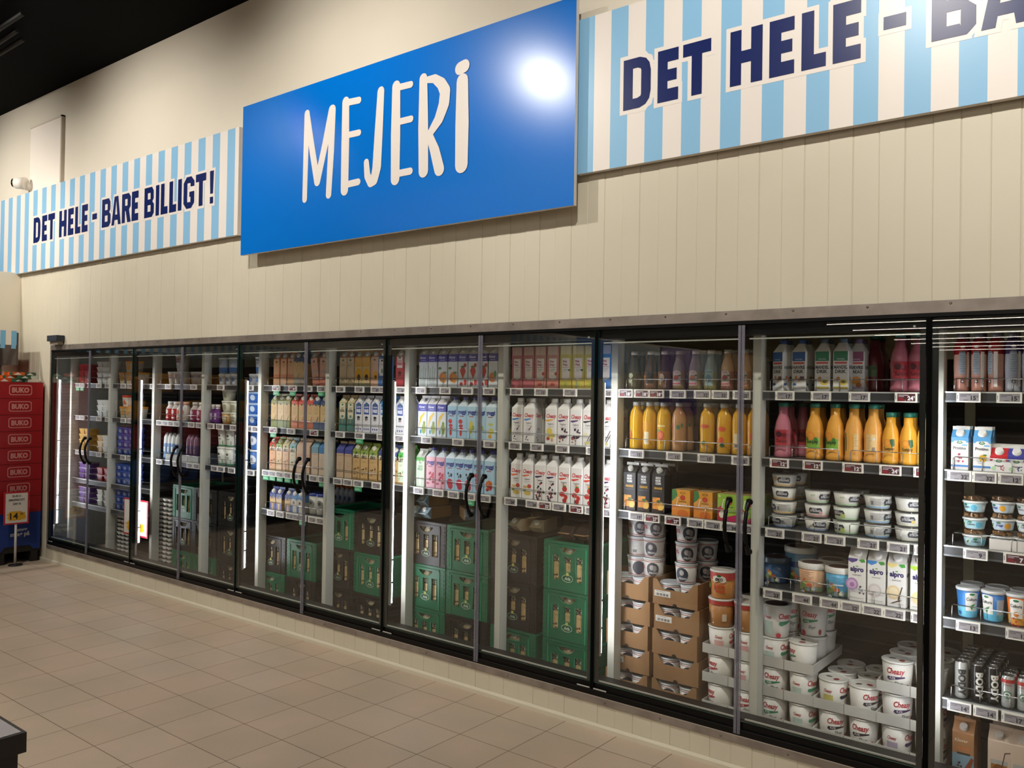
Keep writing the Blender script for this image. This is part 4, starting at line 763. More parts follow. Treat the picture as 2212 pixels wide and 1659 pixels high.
V3 = cheasyb('4a2a68', berries(.008, .06, .02, ['2a2434', '40304a', '5a2a40'], 12, 5)+berries(-.006, .028, .016, ['6a1f34', '8a3a2c', '3a2a44'], 8, 6)); V4 = cheasyb('26242a', [('p', [(-.02, .005), (-.016, .004), (.03, .085), (.026, .088)], '2a2220'), ('p', [(.0, .02), (.004, .018), (.036, .07), (.032, .074)], '3a2e28')]+smear((-.016, .06, .014, .01, 'dfd3a8'), (-.004, .016, .02, .008, 'c9c07a')))
V5 = cheasyb('d8714a', smear((.016, .07, .014, .012, 'c04a40'), (-.012, .065, .016, .008, 'cfae72'), (.004, .03, .024, .012, 'c9b05a'), (-.016, .045, .01, .008, '8a9a4a'))); V6 = cheasyb('3a2a58', berries(.006, .07, .022, ['a8283a', '2f3040', '3a4a34'], 9, 7)+berries(-.002, .025, .02, ['30323f', '8a2438'], 9, 9)); V7 = cheasyb('d8402e', smear((.006, .075, .016, .016, 'b9302a'), (-.01, .045, .018, .014, 'd03a34'), (.014, .03, .012, .014, 'c02f2c'), (.006, .012, .014, .012, 'a82c28'), (.0, .098, .006, .006, 'd88a4a'), (.006, .09, .012, .004, '4a7a3a')))
row(7, 'B', Z['B'], 910, [(V1, 1116, 'white yoghurt bottle, blue pill mark'), (V1, 1142, 'white yoghurt bottle, blue pill mark'), (V2, 1189.5, 'white yoghurt bottle with yellow melon'), (V3, 1216, 'white yoghurt bottle with dark blackcurrants'), (V3, 1243.5, 'white yoghurt bottle with dark blackcurrants'), (V4, 1271, 'white yoghurt bottle with vanilla pods'), (V4, 1309, 'white yoghurt bottle with vanilla pods')], 'white yoghurt bottles', back=1)
V1.put(at(1155, 910, .3).x, .34, Z['B'], 0, 'white yoghurt bottle set back in the gap, second shelf of white bottle bay', 'white yoghurt bottles')
tags(7, 'B', Z['B'], [(1112, '22'), (1159, '24'), (1214, '24'), (1281, '24')], 964)
row(7, 'C', Z['C'], 1030, [(V5, 1114, 'white yoghurt bottle with pear print'), (V5, 1138.5, 'white yoghurt bottle with pear print'), (V6, 1166, 'white yoghurt bottle with forest berries'), (V6, 1191, 'white yoghurt bottle with forest berries'), (V7, 1218, 'white yoghurt bottle with strawberries'), (V7, 1245, 'white yoghurt bottle with strawberries'), (V7, 1272, 'white yoghurt bottle with strawberries'), (V6, 1309, 'white yoghurt bottle with forest berries')], 'white yoghurt bottles', back=1)
tags(7, 'C', Z['C'], [(1102, '24'), (1149, '24'), (1176, '32', True), (1207, '24'), (1244, '32', True), (1278, '24'), (1311, '24')], 1090)
# ======== purple carton bay (6)
for l in 'ABC': shelf(6, l, Z[l], split=1)
def klover(fc, cap='d4d4d6'):
    w = .074
    return setd(carton('yoghurt_carton', 'yoghurt carton', w, w, .252, 'd3dade', 'e0dfe0', [('r', -w/2, .155, w/2, .2, '35389a'), ('t', 'Klover', -.004, .175, .015, 'e4e4ee', {'w': .05, 's': .1}), ('r', -.02, .163, .02, .166, 'b0b0d8')]+fc, [('r', -w/2, .155, w/2, .2, '35389a')], cap=cap), w)
G1 = klover([('p', [(-.02+.01*i, .005), (-.017+.01*i, .005), (-.03+.018*i, .13-.012*(i % 2)), (-.033+.018*i, .13-.012*(i % 2))], ['2f6a3a', '4a8a4a', '3a7a40'][i % 3]) for i in range(4)]); G2 = klover(fruit(.004, .06, .03, 'cf7a2c')+[('e', .012, .05, .02, .026, 'd8923a'), ('e', -.022, .115, .014, .008, '3f7a3a')]); G3 = klover([('p', [(-.024, .1), (0, .05), (.022, .095), (.012, .12), (-.012, .122)], 'c0392f'), ('e', .016, .132, .012, .012, 'b02a34'), ('e', -.002, .124, .016, .006, '4a7a3a'), ('e', -.012, .02, .014, .012, 'a82f34'), ('e', .02, .03, .012, .018, 'c03a38')])
G4 = klover([('p', [(-.024, .06), (-.03, .06), (-.02, .12), (.016, .15), (.02, .14), (-.004, .11)], 'e3b92c'), ('e', .014, .046, .018, .032, '8a9a3a'), ('e', .016, .08, .01, .014, '7a8e36'), ('e', -.012, .028, .008, .014, '2f8aa0')]); G5 = klover([('e', .0, .06, .026, .03, 'd88a5a'), ('e', .02, .08, .01, .02, '5a9a5a')])
row(6, 'A', Z['A'], 800, [(G1, 914.5, 'purple topped carton with green chives'), (G1, 934, 'purple topped carton with green chives'), (G2, 956, 'purple topped carton with apricot'), (G2, 978, 'purple topped carton with apricot'), (G3, 1000, 'purple topped carton with strawberry'), (G3, 1022, 'purple topped carton with strawberry'), (G3, 1045, 'purple topped carton with strawberry'), (G5, 1064, 'purple topped carton with peach')], 'purple topped yoghurt cartons')
tags(6, 'A', Z['A'], [(909, '10'), (961, '24'), (1009, '24'), (1056, '24')], 839)
def yoggi(base, fc, cap='2c3590'):
    w = .08
    return setd(shoulder('drinking_yoghurt_bottle', 'yoghurt bottle', w, .25, base, cap, [('t', 'yoggi', 0, .148, .024, '24307f', {'b': .05, 'w': .066}), ('r', -.02, .13, .016, .135, 'a04a50')]+fc, [('t', 'yoggi', 0, .148, .024, '24307f', {'b': .05, 'w': .06})]+fc[:3], top='c9d6de'), w)
W1 = yoggi('9fc3d8', smear((-.012, .1, .016, .014, 'c0302f'), (-.008, .074, .016, .01, 'b52a30'), (-.006, .055, .016, .009, 'b52a30'), (-.008, .03, .01, .018, 'b03028'))); W2 = yoggi('a8c8d8', smear((-.004, .085, .015, .022, 'c9bc4a'), (-.008, .05, .014, .02, 'c2b444'), (.012, .066, .01, .016, '8aa04a')))
W3 = yoggi('d8a3b4', berries(.0, .06, .026, ['b0243c', 'c0405a', 'a01f34'], 12, 2)); W4 = yoggi('a3c6dc', smear((0, .045, .024, .024, 'c02a44'), (.006, .025, .02, .02, 'b02038'), (-.012, .1, .006, .008, '24242c'), (.012, .09, .008, .012, '30303a'), (-.004, .083, .004, .008, '24242c'))); W5 = yoggi('a9c9da', smear((.0, .055, .026, .024, 'c96a2c'), (.008, .04, .016, .018, 'b03a2c'), (-.012, .025, .012, .01, 'a02a34'))); W6 = yoggi('b9cfd8', smear((.0, .09, .02, .008, 'b9c06a'), (.004, .05, .02, .018, 'cfc44a'), (-.004, .02, .014, .012, 'd09a3a')))
row(6, 'B', Z['B'], 900, [(G4, 912.5, 'purple topped carton with banana'), (G4, 932.5, 'purple topped carton with banana'), (G4, 953.5, 'purple topped carton with banana'), (W1, 976, 'pale blue bottle with strawberries'), (W1, 998, 'pale blue bottle with strawberries'), (W2, 1019, 'pale blue bottle with pears'), (W2, 1038, 'pale blue bottle with pears'), (W6, 1060, 'pale blue bottle with lemon')], 'yoghurt on the second shelf of the purple carton bay', back=1)
tags(6, 'B', Z['B'], [(921, '10'), (989, '20'), (1057, '20')], 950)
GM = setd(carton('goat_milk_carton', 'milk carton', .07, .07, .235, 'c9d6c4', 'b9bdb4', [('p', [(-.035, .155), (-.02, .165), (-.008, .155), (.008, .166), (.022, .156), (.035, .164), (.035, .183), (-.035, .183)], '4fa04a')]+logo(0, .15, .011)+[('t', 'GEDE', 0, .12, .013, '5f9a5a', {'w': .04}), ('t', 'MELK', 0, .102, .016, '5f9a5a', {'w': .046}), ('e', 0, .04, .012, .03, 'e6e6e0')], [], cap='d0d2cc'), .07)
row(6, 'C', Z['C'], 1005, [(GM, 908, 'green topped goat milk carton'), (W3, 930, 'pink bottle with raspberries'), (W3, 951, 'pink bottle with raspberries'), (W4, 972, 'pale blue bottle with cherries'), (W4, 992, 'pale blue bottle with cherries'), (W4, 1011, 'pale blue bottle with cherries'), (W1, 1033, 'pale blue bottle with strawberries'), (W5, 1057, 'pale blue bottle with orange fruit')], 'yoghurt on the third shelf of the purple carton bay', back=1)
tags(6, 'C', Z['C'], [(904, '20'), (946, '21'), (979, '21'), (1014, '21', False, True), (1047, '21')], 1063)
# ======== lactose-free milk bay (5)
for l in 'ABC': shelf(5, l, Z[l], split=1)
def mc(base, top, D, cap='d6d4cc', w=.071, h=.245, nm='milk_carton', cat='milk carton', fin=None):
    return setd(carton(nm, cat, w, w, h, base, top, D, [('r', -w/2, h-.09, w/2, h-.052, top)], cap=cap, fin=fin), w)
def cloud(c, w=.071, h=.245): return [('p', [(-w/2, h-.08), (-w*.3, h-.07), (-w*.12, h-.082), (w*.12, h-.068), (w*.3, h-.08), (w/2, h-.07), (w/2, h-.052), (-w/2, h-.052)], c)]
L1 = mc('cdbb9c', 'c98a5a', [('p', [(-.0355, .03), (0, .05), (.0355, .02), (.0355, 0), (-.0355, 0)], '8f8268'), ('e', 0, .175, .01, .007, '6a6a4a')]+lines(0, .15, .03, 3, 'b08a60')); L2 = mc('cbb483', 'd2a248', [('e', .006, .08, .03, .04, 'd9a52c'), ('e', .006, .06, .016, .02, '4a3424'), ('e', 0, .175, .01, .007, '6a6a4a'), ('r', -.0355, .13, .0355, .193, 'd2a248'), ('r', -.0355, 0, .0355, .022, '8f8a70')]); L3 = mc('d3ad92', 'cf8a66', [('e', .01, .07, .022, .032, 'd9a53a'), ('e', .012, .06, .011, .014, '6a4024'), ('e', 0, .175, .01, .007, '6a6a4a')]); L4 = mc('4a74b0', '4a6fb0', [('p', [(-.02, .07), (.02, .07), (.03, .1), (.024, .18), (-.024, .18), (-.03, .1)], 'd8d8da'), ('e', 0, .168, .01, .007, '4a4a4a'), ('e', .002, .1, .006, .016, '3f7a4a')]+lines(0, .145, .03, 2, '6a8a6a')); L5 = mc('b23a44', 'c0b8b0', [('r', -.024, .12, .024, .19, 'ddd2d2'), ('e', 0, .185, .01, .006, '23734a'), ('t', 'Lacto', 0, .16, .012, 'b23a44', {'w': .04}), ('t', 'FREE', 0, .138, .016, 'b23a44', {'w': .042, 'b': .05}), ('e', 0, .09, .014, .008, '1d1c1e'), ('e', -.006, .076, .005, .012, '1d1c1e'), ('e', .008, .076, .004, .01, '1d1c1e')])
L6 = mc('5a7a70', 'c9b98e', [('p', [(-.022, .085), (.022, .085), (.028, .11), (.028, .19), (-.028, .19), (-.028, .11)], 'dcd3b8'), ('e', 0, .18, .01, .006, '23734a'), ('t', 'LET', 0, .15, .012, '5a4a34', {'w': .03}), ('t', 'KEFIR', 0, .13, .017, '4a4034', {'w': .044, 'b': .04}), ('e', 0, .1, .014, .01, '6a8a88'), ('r', -.0015, .05, .0015, .085, 'cfc8b0'), ('e', -.014, .035, .018, .014, '3f8a80')], cap='cfc6ae'); L7 = mc('d5d4d6', 'c4c6d0', [('p', [(-.026, .12), (.026, .12), (.026, .185), (0, .2), (-.026, .185)], '3a4f94'), ('e', 0, .184, .009, .006, '4a7a4a'), ('t', 'Lacto', 0, .163, .014, 'dfe2ea', {'w': .04, 's': .2}), ('t', 'FREE', 0, .133, .02, 'e6e8ee', {'w': .042, 'b': .05}), ('e', 0, .1, .015, .007, '1d1c1e'), ('e', -.006, .088, .005, .012, '1d1c1e'), ('e', .008, .088, .004, .01, '1d1c1e'), ('e', .006, .078, .005, .004, 'c9a0a0'), ('e', -.02, .022, .006, .006, '4a4a94'), ('e', 0, .022, .006, .006, '4a4a94'), ('e', .02, .022, .006, .006, '4a4a94')]+lines(0, .045, .03, 1, '8a8a9a'))
L8 = mc('d5d4d6', '3f8ac0', L7 and [('p', [(-.026, .12), (.026, .12), (.026, .185), (0, .2), (-.026, .185)], '2f7ab8'), ('t', 'Lacto', 0, .163, .014, 'dfe2ea', {'w': .04, 's': .2}), ('t', 'FREE', 0, .133, .02, 'e6e8ee', {'w': .042, 'b': .05}), ('e', 0, .1, .015, .007, '1d1c1e'), ('e', -.006, .088, .005, .012, '1d1c1e'), ('e', .008, .088, .004, .01, '1d1c1e'), ('e', -.014, .022, .006, .006, '4a4a94'), ('e', .014, .022, .006, .006, '4a4a94')])
L9 = mc('c2a98c', '4a4f94', lines(0, .1, .036, 4, '9a8470', .01)+[('r', -.0355, .165, .0355, .193, '4a4f94'), ('r', -.03, .15, .03, .153, 'a05a50')], cap=None, fin='c2ad8c')
def oko(top, base='c2a06c', art='7a5a38', cap='c9c4b4', txt='ØKO', ts=.02, tw=.05): return mc(base, top, [('r', -.0355, .15, .0355, .193, 'dcd2b8')]+cloud(top)+[('e', 0, .178, .011, .008, '2f6a3a'), ('t', txt, 0, .143, ts, '2a2420', {'w': tw, 'b': .05})]+lines(0, .122, .03, 2, '8a7a50')+berries(.0, .05, .022, [art, '4a3a2c', 'cdb68a'], 10, 11)+[('r', -.0355, 0, .0355, .012, '9a7a4a')], cap=cap)
E1 = oko('8a9a48'); E2 = oko('3f4a80'); E3 = oko('4fae4a', 'd0dcc4', '6aa85a', txt='LET')
row(5, 'A', Z['A'], 800, [(L1, 741, 'beige milk carton with orange top'), (L1, 757, 'beige milk carton with orange top'), (L2, 774, 'yellow milk carton with sunflower'), (L2, 790.5, 'yellow milk carton with sunflower'), (L3, 809, 'peach milk carton with sunflower'), (L4, 825, 'blue milk carton with white badge'), (L5, 863.5, 'red lactose free milk carton')], 'milk cartons on the top shelf of the lactose-free bay')
tags(5, 'A', Z['A'], [(735, '20'), (776, '20'), (811, '20'), (828, '20'), (866, '20')], 836)
row(5, 'B', Z['B'], 900, [(L6, 739.5, 'green kefir carton with cream badge'), (L6, 757, 'green kefir carton with cream badge'), (L7, 774.5, 'white lactose free milk carton'), (L7, 791.5, 'white lactose free milk carton'), (L7, 810, 'white lactose free milk carton'), (L8, 828, 'white and light blue milk carton'), (L7, 864, 'white lactose free milk carton')], 'milk cartons on the second shelf of the lactose-free bay', back=1)
tags(5, 'B', Z['B'], [(734, '12'), (776, '17', False, True), (824, '17'), (862, '17')], 936)
row(5, 'C', Z['C'], 990, [(L9, 734.5, 'purple topped carton showing rear print'), (L9, 752, 'purple topped carton showing rear print'), (E1, 769.5, 'brown organic carton with green top'), (E1, 786.5, 'brown organic carton with green top'), (E1, 805.5, 'brown organic carton with green top'), (E2, 826, 'brown organic carton with blue top'), (E2, 852, 'brown organic carton with blue top'), (E3, 866, 'pale carton with bright green top')], 'milk cartons on the third shelf of the lactose-free bay', back=1)
tags(5, 'C', Z['C'], [(729, '12'), (751, '12'), (773, '12', False, True), (813, '12')], 1040)
# ======== brown carton bay (4)
for l in 'ABCD': shelf(4, l, Z[l] if l != 'D' else .785, split=1)
def tan(top, low, txt='1,5', tx='7a6a48'): return mc('c9aa76', top, cloud(top)+[('e', 0, .17, .011, .008, '5a5a3a'), ('t', txt, 0, .13, .026, tx, {'w': .036, 'b': -.01}), ('r', -.02, .118, .02, .12, '9a8458'), ('r', -.0355, 0, .0355, .05, low), ('p', [(0, .05), (.02, .09), (.026, .088), (.012, .05)], low)]+lines(0, .11, .03, 2, '9a8458'))
H1 = mc('c79a72', 'c8763e', [('e', 0, .17, .011, .008, '6a4a2a'), ('r', -.0355, .05, .0355, .08, 'c27a4a'), ('r', -.0355, 0, .0355, .05, 'b98a50')]+lines(0, .15, .03, 3, 'a97a50')); H2 = tan('3a4468', '8a8272'); H3 = mc('d3a894', 'c88a70', [('e', 0, .17, .011, .008, '6a4a3a'), ('r', -.0355, 0, .0355, .06, 'b5705a'), ('r', -.03, .09, .03, .11, 'b8a8a0')]+lines(0, .15, .03, 2, 'b08a7a')); H4 = tan('8a8a5a', '7a8448'); H5 = tan('c9503a', 'b86a44', tx='c0604a'); H6 = tan('34466e', '4a5a78')
row(4, 'A', Z['A'], 800, [(H1, 597.5, 'brown milk carton with orange top'), (H1, 612.5, 'brown milk carton with orange top'), (H1, 628, 'brown milk carton with orange top'), (H2, 641.5, 'tan milk carton with dark top'), (H2, 655.5, 'tan milk carton with dark top'), (H3, 698, 'pinkish milk carton standing upright')], 'milk cartons on the top shelf of the brown carton bay')
H3.put(at(684, 815, .22).x, .252, Z['A']+.002, 0, 'pinkish milk carton leaning sideways on the top shelf of brown carton bay', None, (0, -.16))
tags(4, 'A', Z['A'], [(596.5, '10', True, True), (632, '10', True, True), (665, '10'), (694, '10', False, True)], 832)
row(4, 'B', Z['B'], 885, [(H4, 592, 'tan milk carton with olive foot'), (H4, 606, 'tan milk carton with olive foot'), (H4, 619.7, 'tan milk carton with olive foot'), (H5, 636.5, 'tan milk carton with red top'), (H5, 652, 'tan milk carton with red top'), (H5, 670, 'tan milk carton with red top'), (H6, 683, 'tan milk carton with navy top'), (H6, 699, 'tan milk carton with navy top')], 'milk cartons on the second shelf of the brown carton bay', back=1)
tags(4, 'B', Z['B'], [(590, '11', True, True), (628, '11'), (678, '11', True)], 927)
X1 = oko('b5402e', 'd3a27a', 'a8502c'); X2 = oko('8a9a4a', 'd3b082', 'b0a050'); X3 = oko('c2b080', 'd2aa86', 'b08050'); X4 = oko('7fa8b0', 'cfc4a8', '8ab0b8'); X5 = mc('c9ac92', 'c5a894', [('r', -.03, .125, .03, .13, 'c08a7a')]+lines(0, .11, .036, 5, 'a88f7c', .01), cap=None, fin='c9b08e'); X6 = mc('c4b09a', '6f97a8', [('r', -.0355, .15, .0355, .193, '6f97a8'), ('r', -.03, .14, .03, .143, 'b06a5a')]+lines(0, .11, .036, 5, 'a0927f', .01), cap=None, fin='c9b58e'); X7 = mc('c4b09a', '3f78a8', [('r', -.0355, .15, .0355, .193, '3f78a8')]+lines(0, .11, .036, 5, 'a0927f', .01), cap=None, fin='c9b58e')
row(4, 'C', Z['C'], 985, [(X1, 588.5, 'organic milk carton with red top'), (X2, 602.5, 'organic milk carton with green top'), (X3, 617, 'organic milk carton with beige top'), (X4, 632, 'organic milk carton with blue top'), (X5, 647.5, 'beige carton showing plain rear'), (X5, 662, 'beige carton showing plain rear'), (X6, 680, 'beige carton with grey blue band'), (X7, 696, 'beige carton with blue band')], 'milk cartons on the third shelf of the brown carton bay', back=1)
tags(4, 'C', Z['C'], [(574, '12', False, True), (588, '12', False, True), (604, '12', False, True), (621, '12', False, True), (637, '12', False, True), (652, '12'), (677, '12'), (696, '12', False, True)], 1020)
Y1 = mc('c2a373', '4a5590', cloud('4a5590', .066, .165)+[('e', 0, .1, .01, .007, '3a5a3a'), ('t', 'ØKO', 0, .078, .016, '3a3a5a', {'w': .042}), ('r', -.033, 0, -.012, .045, '5a5f98'), ('r', .012, 0, .033, .045, '5a5f98')], w=.066, h=.165, nm='small_milk_carton'); Y2 = mc('b9b0a0', '4a78a8', [('p', [(-.033, .09), (0, .1), (.033, .085), (.033, .113), (-.033, .113)], '4a78a8'), ('r', -.033, 0, -.01, .05, '4a70a0'), ('e', 0, .07, .01, .01, '3a3a3a')], w=.066, h=.165, nm='small_milk_carton')
row(4, 'D', .785, 1060, [(Y1, 589, 'small tan milk carton, purple top'), (Y1, 602.5, 'small tan milk carton, purple top'), (Y1, 622, 'small tan milk carton, purple top'), (Y2, 635, 'small pale milk carton, blue top'), (Y2, 648, 'small pale milk carton, blue top')], 'small milk cartons on the fourth shelf')
BG = setd(tub('milk_jug', 'milk jug', .05, .045, .15, 'b9b7ae', '3a4a9a', [('e', 0, .07, .03, .035, '8a8a86'), ('e', 0, .08, .014, .012, '4a4a4a')], .02), .1)
for i, (px, ds) in enumerate(((671, 'pale grey blue lidded jug behind the door handle'), (687, 'pale grey blue lidded jug beside the pale post'))): BG.put(at(px, 1070, .24).x, .29, .785, .2*i, ds+', fourth shelf of brown carton bay')
tags(4, 'D', .785, [(585, '6'), (605, '6'), (626, '6'), (640, '6'), (653, '6', False, True), (675, '6'), (692, '6')], 1098)
shelf(5, 'D', .80, .2, False).location.y += .44
OB = setd(bottle('small_milk_bottle', 'milk bottle', [(.024, 0), (.026, .004), (.026, .09), (.015, .115), (.014, .125)], ['c9ccd0', 'b9bcc4', 'c9ccd0', 'd6d6d2'], 'cf6a2a', [(.0165, .124), (.0165, .146)], [('e', 0, .05, .015, .02, '4a6a9a'), ('e', 0, .052, .008, .008, '3a3a3a')], .026), .052)
row(5, 'D', .80, 1075, [(OB, 724, 'small white bottle with orange cap'), (OB, 734, 'small white bottle with orange cap'), (OB, 744, 'small white bottle with orange cap'), (OB, 754, 'small white bottle with orange cap')], 'small orange capped bottles', Y=.66, back=0)
# ======== milk crates on their dollies
CW, CD, CH = .33, .40, .272
def crate(cm, edge, badge_fill, badge_txt, rect_handle=False):
    b = MB(); m = M(cm, .38); e = M(edge, .35)
    def hole(u0, v0, u1, v1): return [(u0, v0), (u1, v0), (u1, v1), (u0, v1)]
    hs = [hole(-.104, .056, -.06, .192), hole(-.024, .104, .018, .187), hole(.05, .056, .094, .192)]
    hh = hole(-.06, .206, .052, .238) if rect_handle else [(-.004+.058*math.cos(math.pi+math.pi*j/10), .246+.044*math.sin(math.pi+math.pi*j/10)) for j in range(11)]
    b.plate([(-CW/2, 0), (CW/2, 0), (CW/2, CH-.004), (-CW/2, CH-.004)], hs+[hh], lambda u, v, d: (u, -CD/2+d, v), m, .012)
    for h in hs+[hh]:
        P = [(u, -CD/2-.001, v) for u, v in h]; b.tube(P+[P[0]], .0018, e, 5)
    for u in (-.127, .117): b.box(u-.0025, -CD/2-.005, .0, u+.0025, -CD/2, CH-.03, e)
    b.box(-.127, -CD/2-.006, CH-.034, .117, -CD/2, CH-.02, m); b.box(-.127, -CD/2-.006, CH-.022, .117, -CD/2, CH-.02, e)
    for s in (-1, 1):
        for k in range(9):
            u = s*.146-.005; b.box(u-.014, -CD/2-.0025, .02+k*.027, u+.014, -CD/2, .036+k*.027, m)
    parts = [('front_wall', b.mesh('front_wall'))]
    for nm, x0, x1 in (('side_wall', -CW/2, -CW/2+.01), ('side_wall', CW/2-.01, CW/2)):
        b = MB(); b.box(x0, -CD/2+.012, 0, x1, CD/2-.01, CH-.004, m)
        for k in range(8): b.box(x0-.002, -CD/2+.03, .025+k*.03, x1+.002, CD/2-.03, .033+k*.03, m)
        b.box(x0-.002, -CD/2+.012, CH-.016, x1+.002, CD/2-.01, CH-.004, e); parts.append((nm, b.mesh(nm)))
    b = MB(); b.box(-CW/2, CD/2-.01, 0, CW/2, CD/2, CH-.004, m); parts.append(('rear_wall', b.mesh('rear_wall')))
    b = MB(); b.box(-CW/2+.01, -CD/2+.012, .0, CW/2-.01, CD/2-.01, .008, m); parts.append(('base', b.mesh('base')))
    b = MB(); mp = lambda u, v, q: (u, -CD/2-.0006-q, v)
    b.decs([('e', -.004, .07, .037, .021, badge_txt), ('e', -.004, .07, .034, .018, badge_fill), ('e', -.004, .094, .009, .01, 'b9b45a'), ('t', 'Arla', -.004, .062, .016, badge_txt, {'s': .2, 'b': .04, 'w': .05})], mp); parts.append(('badge', b.mesh('badge')))
    return Proto('milk_crate', 'milk crate', parts)
CG = crate('075c3e', '258a62', '1a4c36', 'b0c4ac'); CG2 = crate('075c3e', '258a62', '1a4c36', 'b0c4ac', True); CK = crate('100f0f', '2a2725', '171615', '8fa88f')
b = MB(); b.box(-CW/2, -CD/2, .012, CW/2, CD/2, .04, M('161515', .6))
wh = MB()
for sx in (-.12, .12):
    for sy in (-.14, .14): wh.box(sx-.015, sy-.015, 0, sx+.015, sy+.015, .012, M('2a2a2a', .6))
DOLLY = Proto('crate_dolly', 'dolly', [('platform', b.mesh('platform')), ('caster', wh.mesh('caster'))])
IN1 = oko('b9a77e', 'c4a878', '6a4a30', ts=.027, tw=.064); IN2 = oko('c9b98e', 'cdb488', '8a7a50', txt='LET', ts=.03, tw=.064)
def stacks(bay, L):
    for si, (px, py, cols, inn) in enumerate(L):
        xl = at(px, py, .25).x; cx = xl+CW/2; cy = .25+CD/2
        DOLLY.put(cx, cy, 0, 0, 'low black dolly under the %s crate stack of the %s' % (ORD[si], BAY[bay]), 'crate dollies')
        for k, c in enumerate(cols):
            P = CK if c == 'K' else (CG2 if c == 'H' else CG)
            nm = 'black' if c == 'K' else 'green'
            z = .04+CH*k
            lv = 'topmost' if k == len(cols)-1 else ORD[k]+' from below'
            P.put(cx, cy, z, 0, '%s milk crate, %s in the %s stack of the %s' % (nm, lv, ORD[si], BAY[bay]), 'stacked milk crates')
            for q, u in enumerate((-.082, -.003, .072)):
                if inn == 'none' and k == len(cols)-1 and q < 2: continue
                (IN2 if inn == 'let' else IN1).put(cx+u, .25+.012+.039, z+.0085, 0, 'milk carton behind %s slot of %s %s crate, %s stack, %s' % (ORD[q], ORD[k], nm, ORD[si], BAY[bay]), 'cartons inside the milk crates')
stacks(7, [(1062, 1200, 'HKK', 'oko'), (1175, 1200, 'GGG', 'oko')])
stacks(6, [(880, 1200, 'GGK', 'let'), (965, 1200, 'KGG', 'oko')])
stacks(5, [(698, 1180, 'KKG', 'none'), (765, 1180, 'KGK', 'let')])
stacks(4, [(557, 1200, 'GK', 'let'), (620, 1200, 'KG', 'let')])
stacks(3, [(417, 1190, 'GKK', 'let'), (470, 1190, 'KKK', 'let')])
stacks(2, [(373, 1110, 'GKG', 'oko')])
ZT = .04+CH*3
LY1 = carton('lying_milk_carton', 'milk carton', .071, .071, .24, 'b28d58', '9db9cc', [('r', -.0355, .05, .0355, .06, '7a5f38'), ('t', 'LET', 0, .1, .02, '4a3a28', {'rot': 1.57})], [('t', 'LET', 0, .1, .02, '4a3a28', {'rot': 1.57})], cap='e2e2de', fin='c2ccd2'); LY2 = carton('lying_milk_carton', 'milk carton', .071, .071, .24, '5a4636', '4a3a30', [], [], cap=None, fin='b08a5a'); LY2b = LY1
def lie(P, px, py, Y, z, lab, rz=0, flat=True):
    r = P.put(at(px, py, Y).x, Y+.24, z+.0365, 0, lab, 'cartons lying on the crates'); r.rotation_euler = (-math.pi/2, 0, math.pi+rz); return r
lie(LY1, 889, 1100, .27, ZT, 'milk carton lying cap forward on the black crate, nearest the pale post'); lie(LY1, 911, 1100, .275, ZT, 'milk carton lying cap forward on the black crate, second from the post')
lie(LY1, 906, 1075, .29, ZT+.073, 'milk carton lying cap forward on top of two others, purple carton bay')
lie(LY1, 950, 1108, .33, ZT, 'brown sided milk carton lying slantwise on the black crate beside two others', .9)
lie(LY2, 1216, 1155, .28, ZT, 'dark cocoa milk carton lying on the green crate tower, first'); lie(LY2, 1250, 1155, .28, ZT, 'dark cocoa milk carton lying on the green crate tower, second'); lie(LY2, 1275, 1160, .30, ZT, 'dark cocoa milk carton lying on the green crate tower, third')
for i, (px, y) in enumerate(((1122, .3), (1140, .34), (1108, .4))): lie(LY1 if i < 0 else IN1, px, 1140, y, ZT, 'brown carton lying on the black crate of the white bottle bay, %s' % ORD[i], .5*i-.3)
# ======== brown trays and skyr tubs (bay 8 floor)
def pallet(x0, x1, y0, y1, h, lab):
    o = tag(link('pallet', None, None, ((x0+x1)/2, (y0+y1)/2, 0)), lab, 'pallet'); w = (x1-x0)/2; d = (y1-y0)/2; m = M('3a2f28', .8)
    b = MB(); b.box(-w, -d, h-.02, w, d, h, m); part('deck', b, o)
    for s in (-1, 0, 1):
        b = MB(); b.box(s*w*.88-.03, -d, 0, s*w*.88+.03, d, h-.02, m); part('bearer', b, o)
pallet(-2.40, -1.83, .27, .72, .1, 'dark pallet under the brown cardboard trays'); pallet(-1.80, -.72, .25, .75, .14, 'dark pallet under the grey trays of white tubs')
BW, BD, BH = .248, .36, .125
def brownbox(bar, top=False):
    b = MB(); cut = [(-BW/2, 0), (BW/2, 0), (BW/2, BH), (BW/2-.022, BH), (BW/2-.058, .078), (-BW/2+.058, .078), (-BW/2+.022, BH), (-BW/2, BH)]
    b.plate(cut, [], lambda u, v, d: (u, -BD/2+d, v), CARD, .005)
    D = [('p', [(-.013, .0), (.013, .0), (.011, .01), (.0, .015), (-.011, .01)], '2a1f18')]
    if bar: D += [('r', -.115, .04, -.025, .07, 'd9d5cc')]+[('r', -.107+.006*i, .044, -.107+.006*i+(.004 if i % 3 else .002), .056, '3a3a3a') for i in range(12)]+lines(-.08, .064, .05, 1, '7a7a7a')
    b.decs(D, mpf(BD)); parts = [('front', b.mesh('front'))]
    for x0, x1 in ((-BW/2, -BW/2+.005), (BW/2-.005, BW/2)):
        q = MB(); q.box(x0, -BD/2+.005, 0, x1, BD/2, BH, CARD); parts.append(('side', q.mesh('side')))
    q = MB(); q.box(-BW/2+.005, -BD/2+.005, 0, BW/2-.005, BD/2, .005, CARD); q.box(-BW/2+.005, BD/2-.005, .005, BW/2-.005, BD/2, BH, CARD); parts.append(('base', q.mesh('base')))
    return Proto('cardboard_tray', 'cardboard tray', parts)
BB = [brownbox(True), brownbox(False)]
